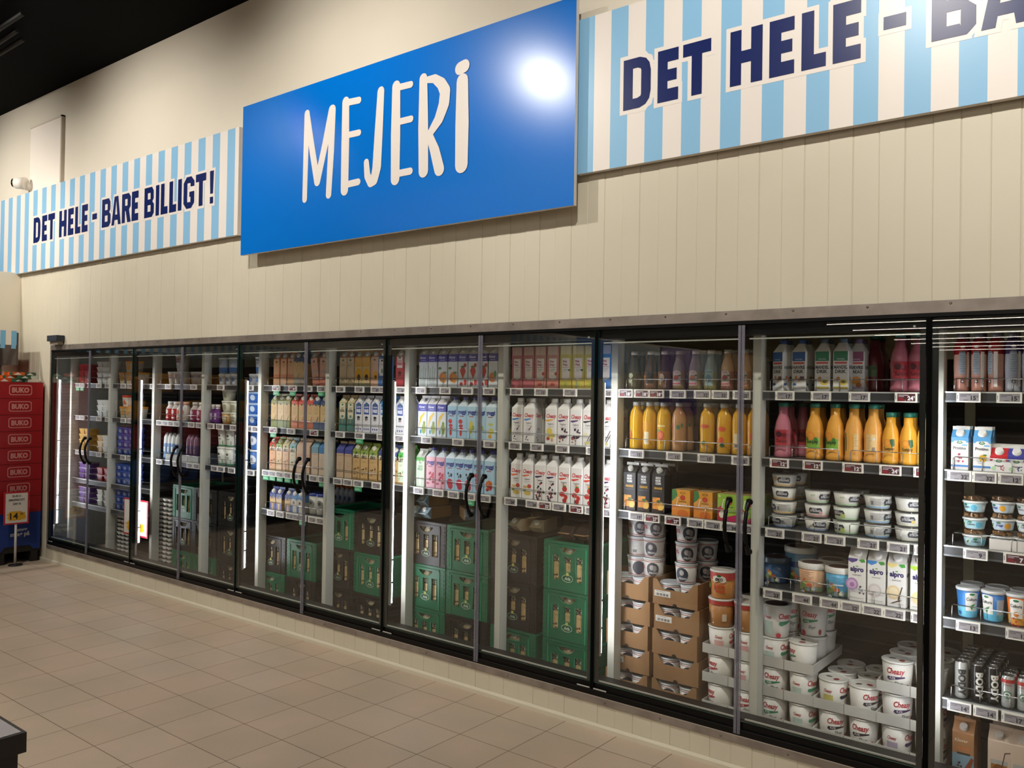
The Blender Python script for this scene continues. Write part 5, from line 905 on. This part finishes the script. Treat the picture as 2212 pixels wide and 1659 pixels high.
def skyr(c, D): return tub('skyr_tub', 'skyr tub', .056, .048, .1035, 'd8d6d2', c, [('r', -.16, .084, .16, .087, 'a83a44'), ('r', -.16, .008, .16, .011, 'a83a44')]+D, .01, film='c9ccd0')
SKA = skyr('c3c6ca', [('e', .02, .046, .032, .036, '3d414c'), ('e', .016, .055, .012, .014, 'b0aaa8'), ('e', .03, .05, .01, .016, '8f8a8c'), ('t', 'STRONG', .022, .022, .01, 'e6e6e6', {'s': .2, 'w': .045}), ('t', 'CREAMY', -.04, .058, .008, 'a8424a', {'w': .03, 'b': .03}), ('t', 'SKYR', -.04, .045, .012, 'a8424a', {'w': .034, 'b': .04})]+lines(-.04, .036, .03, 3, 'a8a6a4'))
SKB = skyr('c3c6ca', [('e', .0, .046, .033, .037, '3d414c'), ('e', .0, .056, .012, .014, 'b0aaa8'), ('t', 'STRONG', .004, .022, .01, 'e6e6e6', {'s': .2, 'w': .045})]); SKC = skyr('c3c6ca', lines(-.01, .075, .05, 8, 'a5a3a2', .007)+[('r', -.01, .02, .01, .035, '6a6a6a'), ('e', -.07, .046, .03, .036, '3d414c')])
SKD = skyr('c3c6ca', [('t', 'CREAMY', -.03, .058, .008, '2f3f6a', {'w': .03, 'b': .03}), ('t', 'SKYR', -.03, .045, .012, '2f3f6a', {'w': .034, 'b': .04}), ('e', .03, .046, .032, .036, '3d414c')])
for ci, xl in enumerate((-2.357, -2.083)):
    cx = xl+BW/2; cn = ['left hand', 'right hand'][ci]; cn = ['post side', 'middle'][ci]
    for k in range(5):
        z = .1+.126*k+(.003 if k else 0)
        BB[0 if (ci == 1 and k in (0, 3, 4)) or (ci == 0 and k == 1) else 1].put(cx+(.004 if k % 2 else -.003), .26+BD/2, z, .012*(k % 2), 'brown cardboard tray, %s from below in the %s stack, orange bottle bay' % (ORD[k], cn), 'brown cardboard trays')
        for q, u in enumerate((-.057, .058)):
            (SKD if ci == 0 else [SKB, SKA][q]).put(cx+u, .26+.067, z+.0055, .3-.5*q, 'skyr tub inside the %s brown tray of the %s stack, %s in it' % (ORD[k], cn, ORD[q]), 'skyr tubs inside the brown trays')
zt = .1+.126*4+.003+.0055+.104
TW_ = [(1367, .30, [SKD, SKC, SKA]), (1437, .31, [SKA, SKB, SKA]), (1472, .30, [SKB, SKA, SKA]), (1400, .43, [SKB, SKB, SKB]), (1508, .42, [SKA, SKA]), (1548, .36, [SKB])]
for si, (px, Y, L) in enumerate(TW_):
    x = at(px, 1220, Y).x
    if si in (1, 4): x = -2.083-.0 + (-.062+.005 if si == 1 else .19)
    if si == 5: x, Y = -1.75, .384
    for k, P in enumerate(L):
        zz = zt+.1045*k if si != 5 else .6865+.1045*k
        P.put(x, Y+.056, zz, .15*k, 'skyr tub with black portrait patch, %s up in the %s tower above the brown trays' % (ORD[k], ORD[si]), 'skyr tub towers')
# ======== grey trays of white tubs (bay 9 floor)
GT = tray(.268, .42, .045, GREYCARD)
def cheasyt(pill, back=False, rt=.062, rb=.054, h=.128, film='e2dfd6', nm='white_skyr_tub'):
    f = [('t', 'Cheasy', .0, h*.6, .025, 'b92c38', {'s': .25, 'b': .025, 'w': .07}), ('p', [(-.036, h*.42), (-.032, h*.5), (.036, h*.53), (.038, h*.49), (-.026, h*.37)], pill), ('t', '0,2%', -.012, h*.425, .009, 'e6e2dc', {'s': .2, 'w': .03}), ('t', 'Skyr', .012, h*.24, .016, '5a6a68', {'s': .3, 'w': .036}), ('e', -.032, .012, .013, .013, 'c23040'), ('e', .05, .022, .008, .014, '9a3028')]
    r = [('t', 'Cheasy', .0, h*.58, .014, 'b92c38', {'s': .25, 'b': .02, 'w': .036}), ('r', -.022, h*.1, .022, h*.5, {'2f8a60': 'b9cdc4', 'b03040': 'd9a8a6', '26242e': 'c9c070', '3a2a58': 'b3a6ba'}[pill]), ('t', 'Cheasy', .082, h*.6, .025, 'b92c38', {'s': .25, 'b': .025, 'w': .065}), ('p', [(.05, h*.42), (.054, h*.5), (.116, h*.53), (.118, h*.49), (.06, h*.37)], pill), ('e', .05, .012, .012, .012, 'c23040'), ('e', -.06, .03, .008, .02, '9a3028')]
    return tub(nm, 'skyr tub', rt, rb, h, 'dedbd4', 'd9d8d2', r if back else f, .008, .003, film=film)
CGf, CGb, CRf, CRb, CYf, CYb, CPf, CPb = [cheasyt(p, bk) for p in ('2f8a60', 'b03040', '26242e', '3a2a58') for bk in (False, True)]
ZL = [.142, .28, .418]
plan = {  # column: (x centre, [level rows of front tubs (proto, rz)])
 'first': (-1.668, [[(CRf, -.7), (CRf, .2)], [(CRf, -.5), (CRb, -.1)], [(CRb, .2), (CRb, .1)]]),
 'second': (-1.399, [[(CGf, 0), (CGb, -.1)], [(CGf, .1), (CGb, -.2)], [(CGb, -.1), (CGf, -.9)]]),
 'third': (-1.130, [[(CYf, .5), (CYf, 0)], [(CYb, -.1), (CYf, .8)]]),
 'fourth': (-.861, [[(CPb, -.1), (CPf, .9)], [(CPf, .6), (CPb, .2)], [(CPf, .1), (CPf, .5)]])}
for cn, (cx, lv) in plan.items():
    for k, fr in enumerate(lv):
        GT.put(cx, .245+.21, ZL[k], 0, 'grey cardboard tray, %s from below in the %s column of the pink juice bay floor' % (ORD[k], cn), 'grey trays of white tubs')
        rows = 3 if k == len(lv)-1 else 1
        for r in range(rows):
            for q, (P, rz) in enumerate(fr):
                lift = .06 if (cn == 'second' and k == 2 and q == 1 and r == 0) else 0
                if lift: continue
                P.put(cx-.0665+.133*q, .245+.068+.133*r, ZL[k]+.0035, rz-.4*r, 'white skyr tub, %s row, %s in the %s tray of the %s column' % (ORD[r], ORD[q], ORD[k], cn), 'white skyr tubs in grey trays')
CGf.put(-1.399+.066, .3135, ZL[2]+.0035, -.9, 'white skyr tub with green pill mark at the tray corner, second column', 'white skyr tubs in grey trays')
TB = cheasyt('2f8a60', False, .066, .055, .152, '4a3a34', 'tall_skyr_tub'); TBb = cheasyt('2f8a60', True, .066, .055, .152, '4a3a34', 'tall_skyr_tub')
zz = ZL[2]+.0035+.1285
for i, (x, y, P, rz) in enumerate(((-1.462, .315, TBb, -.3), (-1.335, .455, TB, .0), (-1.462, .455, TB, .6), (-1.335, .585, TB, .8))): P.put(x, y, zz, rz, 'tall white skyr tub with dark lid, %s of four above the second column' % ORD[i], 'tall white skyr tubs')
def okotub(v): return tub('organic_skyr_tub', 'skyr tub', .061, .055, .136, 'b07c48' if v else 'c98a4a', 'd9d6d0', ([('r', -.2, .112, .2, .126, 'b8443a')]+[('e', -.1+.02*i, .112, .011, .007, 'b8443a') for i in range(11)]+[('t', 'ØKO', -.045, .04, .03, '3a2a20', {'rot': 1.57, 'b': .04, 'w': .06}), ('r', .016, .03, .036, .065, 'd9cbb8'), ('r', -.03, .016, -.024, .022, 'e6e0d6')] if v else [('r', -.2, .1, .2, .126, 'c24a44')]+[('e', -.1+.02*i, .1, .012, .008, 'c24a44') for i in range(11)]+[('e', .0, .1, .03, .014, 'e6e0d4'), ('e', -.018, .09, .014, .01, 'e6e0d4'), ('e', .018, .09, .014, .01, 'e6e0d4'), ('e', 0, .112, .01, .006, '2f6a3a'), ('t', 'ØKO', 0, .088, .014, '2a2420', {'b': .05, 'w': .034}), ('t', 'SKYR', .006, .05, .018, 'c2502c', {'b': .05, 'w': .044}), ('t', 'CREMET', .006, .07, .006, 'c2502c', {'w': .03}), ('r', -.014, .032, .026, .042, 'c2502c'), ('e', -.03, .055, .009, .018, 'cf6a2c'), ('e', -.055, .06, .008, .016, '6a8a3a')]), .01, film='d9cfc4')
KA, KB = okotub(False), okotub(True)
KB.put(-1.735, .31, zz, .2, 'brown organic skyr tub beside the brown trays', 'brown organic skyr tubs'); KB.put(-1.602, .31, zz, .5, 'brown organic skyr tub right beside the pale post', 'brown organic skyr tubs'); KA.put(-1.728, .31, zz+.1365, .1, 'orange organic skyr tub on top of the brown one', 'brown organic skyr tubs'); KA.put(-1.62, .44, zz+.0, .6, 'orange organic skyr tub behind the brown tubs by the post', 'brown organic skyr tubs'); KA.put(-1.75, .44, zz, .6, 'orange organic skyr tub behind the brown tub by the trays', 'brown organic skyr tubs')
# ======== far bays 0 to 3
for bay, Ls in ((3, 'ABC'), (2, 'ABC'), (1, 'ABCDE'), (0, 'ABCDE')):
    for l in Ls: shelf(bay, l, {'A': 1.697, 'B': 1.39, 'C': 1.06, 'D': .79, 'E': .56}[l], split=1)
def simple_tub(c, lid, r, h, D=(), nm='yoghurt_bucket', cat='yoghurt bucket', rr=.86): return setd(tub(nm, cat, r, r*rr, h, c, lid, list(D), min(.014, h*.18), .003, 18), 2*r)
def boxtub(c, lid, w, d, h, nm='spread_tub', cat='spread tub', D=()):
    b = MB(); k = .86; x, y = w/2, d/2
    P0 = [(-x*k,-y*k,0),(x*k,-y*k,0),(x*k,y*k,0),(-x*k,y*k,0)]; P1 = [(-x,-y,h*.85),(x,-y,h*.85),(x,y,h*.85),(-x,y,h*.85)]
    for i in range(4): b.poly([P0[i], P0[(i+1)%4], P1[(i+1)%4], P1[i]], M(c, .35))
    b.poly(P0[::-1], M(c, .35)); b.decs(list(D), lambda u, v, e: (u, -y*(k+(1-k)*v/(h*.85))-e, v))
    q = MB(); q.box(-x-.002, -y-.002, h*.82, x+.002, y+.002, h, M(lid, .35)); return setd(Proto(nm, cat, [('body', b.mesh('body')), ('lid', q.mesh('lid'))]), d)
def pile(bay, lev, z, px, py, P, n, what, Y=.22, grp=None, cols=1, h=None):
    x = at(px, py, Y).x; hh = h or max(v.co.z for v in P.parts[-1][1].vertices)+.0005
    for k in range(n): P.put(x, Y+P.depth/2, z+hh*k, .03*(k % 3-1), '%s, %s up, %s of %s' % (what, ORD[k], LV[lev], BAY[bay]), grp or 'tubs in the far bays')
UW = simple_tub('c9ced2', 'dcdcd8', .041, .085, [('e', 0, .04, .02, .02, '5a86b8')]); UB = simple_tub('b9c6d4', 'd6d6d2', .055, .13, [('r', -.2, .01, .2, .05, '3f6fae'), ('e', 0, .085, .02, .016, '9a9aa0')])
for i, px in enumerate((475, 489, 502, 541, 555)):
    ws = ['first', 'second', 'third', 'fourth', 'fifth'][i]+' white'
    pile(3, 'A', 1.697, px, 800, UW, 1, ws+' small yoghurt tub'); (i in (0, 2, 4)) and pile(3, 'A', 1.697+.0855, px+(-5 if i == 2 else 0), 770, UB, 1, ws+' large blue yoghurt bucket', Y=.23)
UT = simple_tub('c2bfa8', 'd2d0c2', .055, .09, [('r', -.025, .02, .025, .06, '9a9a88')], rr=.8); UO = simple_tub('b58a4a', 'c9c2ae', .055, .09, [('r', -.03, .02, .03, .06, 'd2c4a4')])
pile(3, 'B', 1.39, 482, 890, UO, 1, 'amber yoghurt tub'); pile(3, 'B', 1.39+.0905, 482, 870, UT, 2, 'stacked beige yoghurt tub'); pile(3, 'B', 1.39, 500, 890, UT, 2, 'beige yoghurt tub of the lower pile')
UL = simple_tub('7fa8c4', 'cfd4d6', .05, .1, [('e', 0, .05, .025, .025, 'cfd8da')], rr=.75); pile(3, 'B', 1.39, 514, 890, UL, 2, 'pale blue yoghurt cup')
UX = boxtub('2f62b0', '9fb4cc', .11, .11, .085, D=[('e', 0, .04, .03, .022, 'c9d4e0')]); pile(3, 'B', 1.39, 544, 890, UX, 3, 'blue square spread tub by the light tube'); pile(3, 'B', 1.39, 562, 890, UX, 3, 'blue square spread tub by the pale post')
BT = setd(bottle('shot_bottle', 'yoghurt drink bottle', [(.026, 0), (.03, .006), (.03, .09), (.018, .115), (.016, .125)], ['5a2a70', '6a3480', '5a2a70', 'c9c2cc'], 'd6d4d4', [(.019, .124), (.019, .148)], [('r', -.016, .03, .016, .08, 'b9a6c4')], .03), .06)
row(3, 'B', 1.39, 890, [(BT, 455, 'purple yoghurt drink bottle'), (BT, 464, 'purple yoghurt drink bottle')], 'purple drink bottles of the bucket bay')
WB = simple_tub('d3d4cc', 'dcdcd4', .056, .145, [('r', -.2, .006, .2, .016, '2f7a4a'), ('e', 0, .09, .012, .01, '2c3a34'), ('r', -.02, .06, .02, .07, '8a9a8a'), ('r', .03, .02, .036, .05, '3a8a4a')]); WL = simple_tub('3a6cb4', 'd6d8da', .056, .145, [('e', 0, .07, .04, .036, 'd3d8de'), ('r', -.012, .06, .012, .085, '8a96a4')])
for px, P, ds in ((472, WB, 'white yoghurt bucket with green foot, first pile'), (490, WB, 'white yoghurt bucket with green foot, second pile'), (509, WL, 'blue yoghurt bucket, white patch, third pile'), (543, WL, 'blue yoghurt bucket, white patch, fourth pile')): pile(3, 'C', 1.06, px, 985, P, 2, ds)
tags(3, 'A', 1.697, [(476, '20'), (539, '20')], 833); tags(3, 'B', 1.39, [(455, '20'), (474, '20'), (504, '20'), (537, '20'), (552, '20')], 920); tags(3, 'C', 1.06, [(463, '20'), (477, '20'), (500, '20'), (541, '20')], 1006)
CUP = simple_tub('d0cdc8', 'd9d9d6', .045, .105, [('t', 'Cheasy', 0, .065, .016, 'a83a48', {'w': .06, 's': .2}), ('r', -.03, .05, .02, .058, '4a5a9a')], rr=.78); CUPB = simple_tub('d0cdc8', 'd9d9d6', .06, .14, [('t', 'Cheasy', 0, .095, .02, 'a83a48', {'w': .07, 's': .2}), ('r', -.03, .075, .02, .085, '4a5a9a'), ('e', 0, .04, .02, .02, '9aa4ac')], rr=.78)
for i, (px, dy) in enumerate(((365, 0), (377, 0), (389, 0), (414, .05), (427, .05))): pile(2, 'A', 1.697, px, 800, CUP, 1, '%s white yoghurt cup' % ORD[i], Y=.22+dy)
pile(2, 'A', 1.8025, 382, 765, CUPB, 1, 'large white yoghurt cup standing on smaller cups', Y=.23)
def dbot(c, lab, cap='d9d6d2'): return setd(bottle('juice_drink_bottle', 'drink bottle', [(.036, 0), (.04, .006), (.04, .1), (.024, .125), (.022, .135)], [c, c, 'cfc9c6', 'd9d6d2'], cap, [(.025, .134), (.025, .16)], [('e', 0, .075, .018, .02, lab), ('r', -.02, .02, .02, .03, lab)], .04), .08)
RB = dbot('b01c26', 'd9c9c4'); MB_ = dbot('94205a', 'cfb4c4'); WS = dbot('cfcac4', 'c8602c', 'd9a08a')
row(2, 'B', 1.39, 890, [(RB, 360, 'red drink bottle, white shoulders'), (RB, 372, 'red drink bottle, white shoulders'), (WS, 383, 'white and orange drink bottle'), (WS, 394, 'white and orange drink bottle'), (MB_, 413, 'magenta drink bottle, white cap'), (MB_, 427, 'magenta drink bottle, white cap')], 'drink bottles of the red bottle bay')
def oval(c, t):
    return setd(bottle('oval_cream_bottle', 'cream bottle', [(.026, 0), (.029, .005), (.029, .13), (.026, .18), (.014, .21)], [c, c, t, t], t, [(.015, .209), (.004, .218)], [('r', -.012, .06, .012, .1, t)], .029), .06)
OV = oval('7fa0c8', 'd6d9d8'); OVD = oval('5a4468', '7a5a72')
TRW = tray(.5, .3, .05, M('a9aba8', .5))
x = at(392, 985, .21).x; TRW.put(x, .36, 1.0605, 0, 'long pale tray holding the cream bottles, third shelf of red bottle bay')
for i, px in enumerate((355, 363, 371, 380, 404, 412, 420)): (OV if i < 4 else OVD).put(at(px, 960, .235).x, .262, 1.0645, 0, '%s cream bottle, %s along in the long pale tray' % ('white and blue' if i < 4 else 'dull purple', ORD[i]), 'cream bottles in the tray')
tags(2, 'A', 1.697, [(330, '15'), (363, '15'), (418, '15')], 831); tags(2, 'B', 1.39, [(344, '16'), (357, '16'), (369, '16'), (381, '16'), (413, '16'), (430, '16')], 910); tags(2, 'C', 1.06, [(344, '17'), (376, '17'), (410, '17'), (424, '17')], 993)
# striped stacks of little cups
PC = simple_tub('e4e2dc', '1c1b1b', .035, .036, [], 'dessert_cup', 'dessert cup', .7)
def cups(pxs, Y, z0, n, bay, what):
    for c, px in enumerate(pxs):
        x = at(px, 1130, Y).x
        for k in range(n): PC.put(x, Y+.05, z0+.037*k, 0, '%s dessert cup, %s from the floor in its %s pile' % (what, ['first','second','third','fourth','fifth','sixth','seventh','eighth','ninth','tenth','eleventh','twelfth','thirteenth','fourteenth','fifteenth','sixteenth','seventeenth','eighteenth','nineteenth'][k], ORD[c]), 'piled dessert cups')
cups((338, 348, 358), .24, .06, 18, 2, 'black lidded white'); cups((250, 258, 267), .24, .06, 12, 1, 'low piled white')
for bay, x0, x1, lab in ((2, at(332, 1130, .24).x, at(364, 1130, .24).x, 'thin dark slab under the tall dessert cup piles'), (1, at(244, 1130, .24).x, at(273, 1130, .24).x, 'thin dark slab under the low dessert cup piles')):
    b = MB(); b.box(x0-.01, .235, 0, x1+.01, .36, .0595, M('1a1a1a', .6)); tag(link('base_slab', b.mesh('base_slab')), lab, 'slab')
# blue tub bay and the outermost bay
ST = boxtub('1f3c8c', '2c4ea8', .098, .1, .06, D=[('r', -.02, .012, .02, .04, '8fa0c8')]); SO = boxtub('b9b2a0', 'd08a2c', .094, .12, .1, D=[('e', 0, .05, .035, .03, 'd9a04a')]); SW = boxtub('c9cdca', 'd6d9d6', .094, .1, .05); SY = boxtub('c9a050', 'd6b060', .094, .1, .05); SP = boxtub('6a4a9a', 'a99ac0', .098, .1, .05); SR = boxtub('a01c28', 'b83a40', .098, .1, .06)
pile(1, 'A', 1.697, 263, 800, SO, 1, 'clear tub with orange lid, nearest the post'); pile(1, 'A', 1.697, 277, 800, SO, 2, 'clear tub with orange lid'); pile(1, 'A', 1.697, 290, 800, SO, 1, 'clear tub with orange lid by the mullion')
for i, px in enumerate((264, 275, 286)): pile(1, 'B', 1.39, px, 890, SO, 1, 'orange lidded pack, %s along' % ORD[i]); 
PK = boxtub('d6d0c4', 'c9442c', .1, .09, .1, 'cheese_pack', 'cheese pack', [('p', [(-.04, .02), (.03, .02), (-.03, .07)], 'c96a3a')]); pile(1, 'B', 1.39+.1005, 270, 870, PK, 1, 'white and red cheese pack on orange packs')
for i, px in enumerate((258, 270, 282)): pile(1, 'C', 1.06, px, 970, ST, 4, 'blue spread tub of the %s pile' % ORD[i]); pile(1, 'D', .79, px-2, 1030, ST, 3, 'dark blue spread tub of the %s pile' % ORD[i]); pile(1, 'E', .56, px-3, 1080, ST, 3, 'deep blue spread tub of the %s pile' % ORD[i])
for l, z in (('A', 1.697), ('B', 1.39), ('C', 1.06)):
    tags(1, l, z, [(266, '9'), (281, '9')], {'A': 830, 'B': 906, 'C': 975}[l])
    tags(0, l, z, [(168, '9', False, l == 'A'), (177, '9', False, l == 'A'), (213, '9'), (232, '9')], {'A': 828, 'B': 905, 'C': 970}[l])
for i, px in enumerate((215, 226, 236)):
    o3 = ORD[i]; pile(0, 'A', 1.697, px, 800, SW, 4, 'white margarine tub of the %s pile' % o3); pile(0, 'B', 1.39, px, 890, SW, 3, 'pale margarine tub of the %s pile' % o3); pile(0, 'C', 1.06, px, 970, SY if i == 0 else SW, 3, '%s margarine tub of the %s pile' % ('yellow' if i == 0 else 'plain white', o3))
for i, px in enumerate((176, 187)):
    pile(0, 'A', 1.697, px, 800, SR, 3, 'red spread tub of the %s pile' % ORD[i]); pile(0, 'C', 1.06, px, 960, SY, 4, 'golden spread tub of the %s pile' % ORD[i]); pile(0, 'D', .79, px, 1020, SP, 3, 'purple spread tub of the %s pile' % ORD[i]); pile(0, 'E', .56, px, 1060, SP, 3, 'violet spread tub of the %s pile' % ORD[i])
for i, px in enumerate((215, 230)): pile(0, 'D', .79, px, 1020, SR, 2, 'crimson spread tub of the %s pile' % ORD[i]); pile(0, 'E', .56, px, 1060, SW, 3, 'grey white spread tub of the %s pile' % ORD[i])
# price sign behind the second door
def price_sign(w, h, lines_, price):
    b = MB(); b.box(-w/2, 0, 0, w/2, .006, h, M('b32432', .4)); b.box(-w/2+.014, -.0015, .014, w/2-.014, .0, h-.014, M('ddd8cf', .45)); parts = [('board', b.mesh('board'))]
    D = [('r', -w*.32, h*.14, w*.34, h*.36, 'd9a51e'), ('r', -w*.36, h*.18, w*.38, h*.24, 'd9a51e'), ('r', -w*.38, h*.28, w*.3, h*.33, 'd9a51e'), ('r', -w*.28, h*.12, w*.2, h*.4, 'd9a51e')]
    for i, t in enumerate(lines_): D.append(('t', t, 0, h*(.84-.12*i), h*.065, '2a2a2a', {'w': w*.72}))
    D += [('t', price, -.02, h*.16, h*.2, '201a10', {'w': w*.34}), ('t', '95', w*.2, h*.28, h*.07, '201a10', {'w': w*.12})]
    q = MB(); q.decs(D, lambda u, v, e: (u, -.0018-e, v)); parts.append(('printed_offer', q.mesh('printed_offer'))); return parts
ps = price_sign(.42, .31, ['BAKKEDAL', 'SMØR'], '15'); a, c = at(266, 1165, .115), at(318, 1165, .115)
ps = price_sign(c.x-a.x, .315, ['BAKKEDAL', 'SMØR'], '15')
t = tag(link('price_sign', None, None, ((a.x+c.x)/2, .115, .02)), 'red edged price sign with yellow patch behind the second cooler door', 'price sign')
for nm, me in ps: link(nm, me, t, (0, 0, .37))
b = MB(); b.box(-.01, .0062, 0, .01, .012, .5, M('8a8a88', .4)); b.box(-.07, -.03, -.02, .07, .05, 0, M('6a6a68', .5)); part('stand', b, t)
# ======== red box stack at the corner
RED = M('980a15', .45); REDL = 'c98a84'
def redbox(blue=False):
    b = MB(); m = M('12409a', .45) if blue else RED; h = .153; b.box(-.3, -.2, 0, .3, .2, h-.0015, m); b.box(.3, -.2, h-.004, .3006, .2, h-.0015, M('6d0c12', .6))
    def rr(s): return [(x*s+math.copysign(.025*s, x)*0, y*s) for x, y in [(-.1, -.035), (-.085, -.048), (.085, -.048), (.1, -.035), (.1, .035), (.085, .048), (-.085, .048), (-.1, .035)]]
    o = rr(1); i2 = [(x*.93, y*.85) for x, y in o]; mp = lambda u, v, e: (.3006+e, u, .078+v)
    b.decs([('p', o, REDL), ('p', i2, '980a15'), ('t', 'BUKO', 0, -.022, .046, REDL, {'b': .05, 'w': .15})], mp)
    return Proto('display_carton', 'carton', [('box', b.mesh('box'))])
RBX = redbox(); SX, SY_ = -8.8, -.225
for k in range(8):
    RBX.put(SX, SY_, .47+.1535*k, 0, 'red display carton, %s from below in the corner stack' % ORD[k], 'red cartons stacked in the corner')
o = tag(link('display_plinth', None, None, (SX, SY_, 0)), 'blue printed cardboard base under the red carton stack', 'display plinth')
b = MB(); BL = M('0c3486', .45)
b.plate([(-.2, .12), (-.2, .469), (.2, .469), (.2, .12), (.14, .12), (.11, .16), (-.11, .16), (-.14, .12)], [], lambda u, v, d: (.3-d, u, v), BL, .01)
b.box(-.3, -.2, .12, .29, -.19, .469, BL); b.box(-.3, .19, .12, .29, .2, .469, BL); b.decs([('t', 'smør', .04, .3, .032, 'c9ccd6', {'b': .04, 'w': .09}), ('t', 'smag på', .02, .255, .04, 'c9ccd6', {'b': .04, 'w': .17})], lambda u, v, e: (.3005+e, u, v)); part('printed_skirt', b, o)
b = MB(); b.box(-.3, -.2, .1, .289, .2, .165, M('241f1c', .7))
for yy in (-.17, .12): b.box(-.3, yy, 0, .3, yy+.06, .1, M('1a1716', .7))
part('pallet_feet', b, o)
RS = random.Random(5)
for k in range(9):
    c = ['c9461e', '2f6a4a', 'd9d2c4', '2a3a9a', 'c8551e', '3a5a40', 'b0b8a4', 'cf5a24', '2f4f3a'][k]
    b = MB(); L, W = .085, .06
    b.box(-L, -W, 0, L, W, .03, {'*': M(c, .35), 't': M(c, .35)}); b.decs([('p', [(-.04, .005), (.04, .005), (0, .027)], 'd6d4c8'), ('r', -.08, .002, -.05, .028, '3a6a4a')], lambda u, v, e: (L+e, u*.9, v)); b.decs([('p', [(-.05, -.03), (.05, -.03), (0, .03)], 'd6d4c8')], lambda u, v, e: (u, v, .03+e))
    z = .47+.1535*8+(0, 0, 0, 0, .031, .031, .031, .062, .062)[k]
    yy = SY_+[-.14, -.02, .1, -.14, -.09, .02, .12, -.02, .08][k]; xx = SX+[.2, .2, .19, .06, .19, .21, .17, .2, .17][k]
    o = tag(link('cheese_packet', b.mesh('cheese_packet'), None, (xx, yy, z), RS.uniform(-.25, .25)), '%s flat cheese packet, %s on top of the red carton stack' % (['orange', 'green', 'white', 'blue', 'bright orange', 'dark green', 'pale', 'red orange', 'deep green'][k], ORD[k]), 'cheese packet', 'packets on the red stack')
ps = price_sign(.21, .3, ['BUKO', 'SMØREOST', '200 G'], '14')
t = tag(link('price_sign', None, None, (-8.42, -.27, 0), 1.45), 'price sign with yellow patch on a white pole before the red carton stack', 'price sign')
for nm, me in ps: link(nm, me, t, (0, 0, .38))
b = MB(); b.tube([(0, .012, .01), (0, .012, .4)], .011, M('d6d3cc', .4), 8); part('pole', b, t)
b = MB(); b.lathe([(.06, 0), (.06, .008), (.02, .014)], M('1c1c1c', .5), 16); part('foot', b, t)
# ======== shop fittings along the left partition (seen past the stack and mirrored in the doors)
o = tag(link('awning_shelf', None, None, (-8.91, -2.6, 0)), 'tall dark wall shelf with a striped scalloped valance beyond the red carton stack', 'wall shelf')
DK = M('4a4038', .7)
b = MB(); b.box(-.205, -2.15, 0, -.185, 2.0, 2.18, DK); b.box(-.205, 2.0, 1.73, -.185, 2.43, 2.18, DK); part('back', b, o)
for y, z0 in ((-2.15, 0), (1.98, 0), (2.41, 1.86)): b = MB(); b.box(-.185, y, z0, .2, y+.02, 2.17, DK); part('side_panel', b, o)
for z in (.15, .62, 1.0, 1.32, 1.62): b = MB(); b.box(-.185, -2.13, z-.02, .2, 1.98, z, M('5a5048', .6)); part('shelf_board', b, o)
b = MB()
for k in range(90):
    y1 = 2.41-.048*k; y0 = max(y1-.048, -2.15); m = M('6fa6c6', .5) if k % 2 == 0 else M('d6cfc4', .5)
    b.box(.2, y0, 2.05, .208, y1, 2.185, m)
    if k % 2 == 0: b.box(.2, y0+.005, 2.015, .208, y1-.005, 2.05, m)
part('valance', b, o)
GL = [boxtub('c98a2a', 'd6a040', .2, .26, .2, 'bread_bag', 'bread bag'), boxtub('b5721e', 'c98a30', .2, .26, .16, 'bread_bag', 'bread bag')]
for z, n in ((1.32, 0), (1.62, 1)):
    for k in range(6): GL[(k+n) % 2].put(-8.9, -1.05-.34*k, z+.0, math.pi/2, 'golden bread bag, %s along the %s board of the wall shelf' % (ORD[k], ['upper', 'top'][n]), 'bread bags on the wall shelf')
for z, c, lab in ((1.0, 'b02430', 'red'), (.62, '2a5aa8', 'blue')):
    P = boxtub(c, c, .24, .28, .26, 'snack_box', 'snack box')
    for k in range(6): P.put(-8.9, -1.0-.34*k, z, math.pi/2, '%s snack box, %s along the wall shelf' % (lab, ORD[k]), 'snack boxes on the wall shelf')
b = MB()
for k in range(90):
    y = -17+.1*k; b.box(-9.115, y, 2.1, -9.1, y+.1, 2.72, M('8fc0e0', .4) if k % 2 else M('e2dbd2', .4))
tag(link('partition_sign', b.mesh('partition_sign')), 'long striped sign board on the side partition, mirrored in the glass doors', 'sign')
for y0, y1, z0, z1, c, nm in ((-11.6, -10, 2.0, 2.76, '0a62b8', 'plain blue'), (-15.2, -13.4, 1.2, 2.76, '8a7ab4', 'lilac')):
    b = MB(); b.box(-9.098, y0, z0, -9.07, y1, z1, M(c, .4)); tag(link('partition_banner', b.mesh('partition_banner')), '%s banner hanging on the side partition, mirrored in the doors' % nm, 'banner')
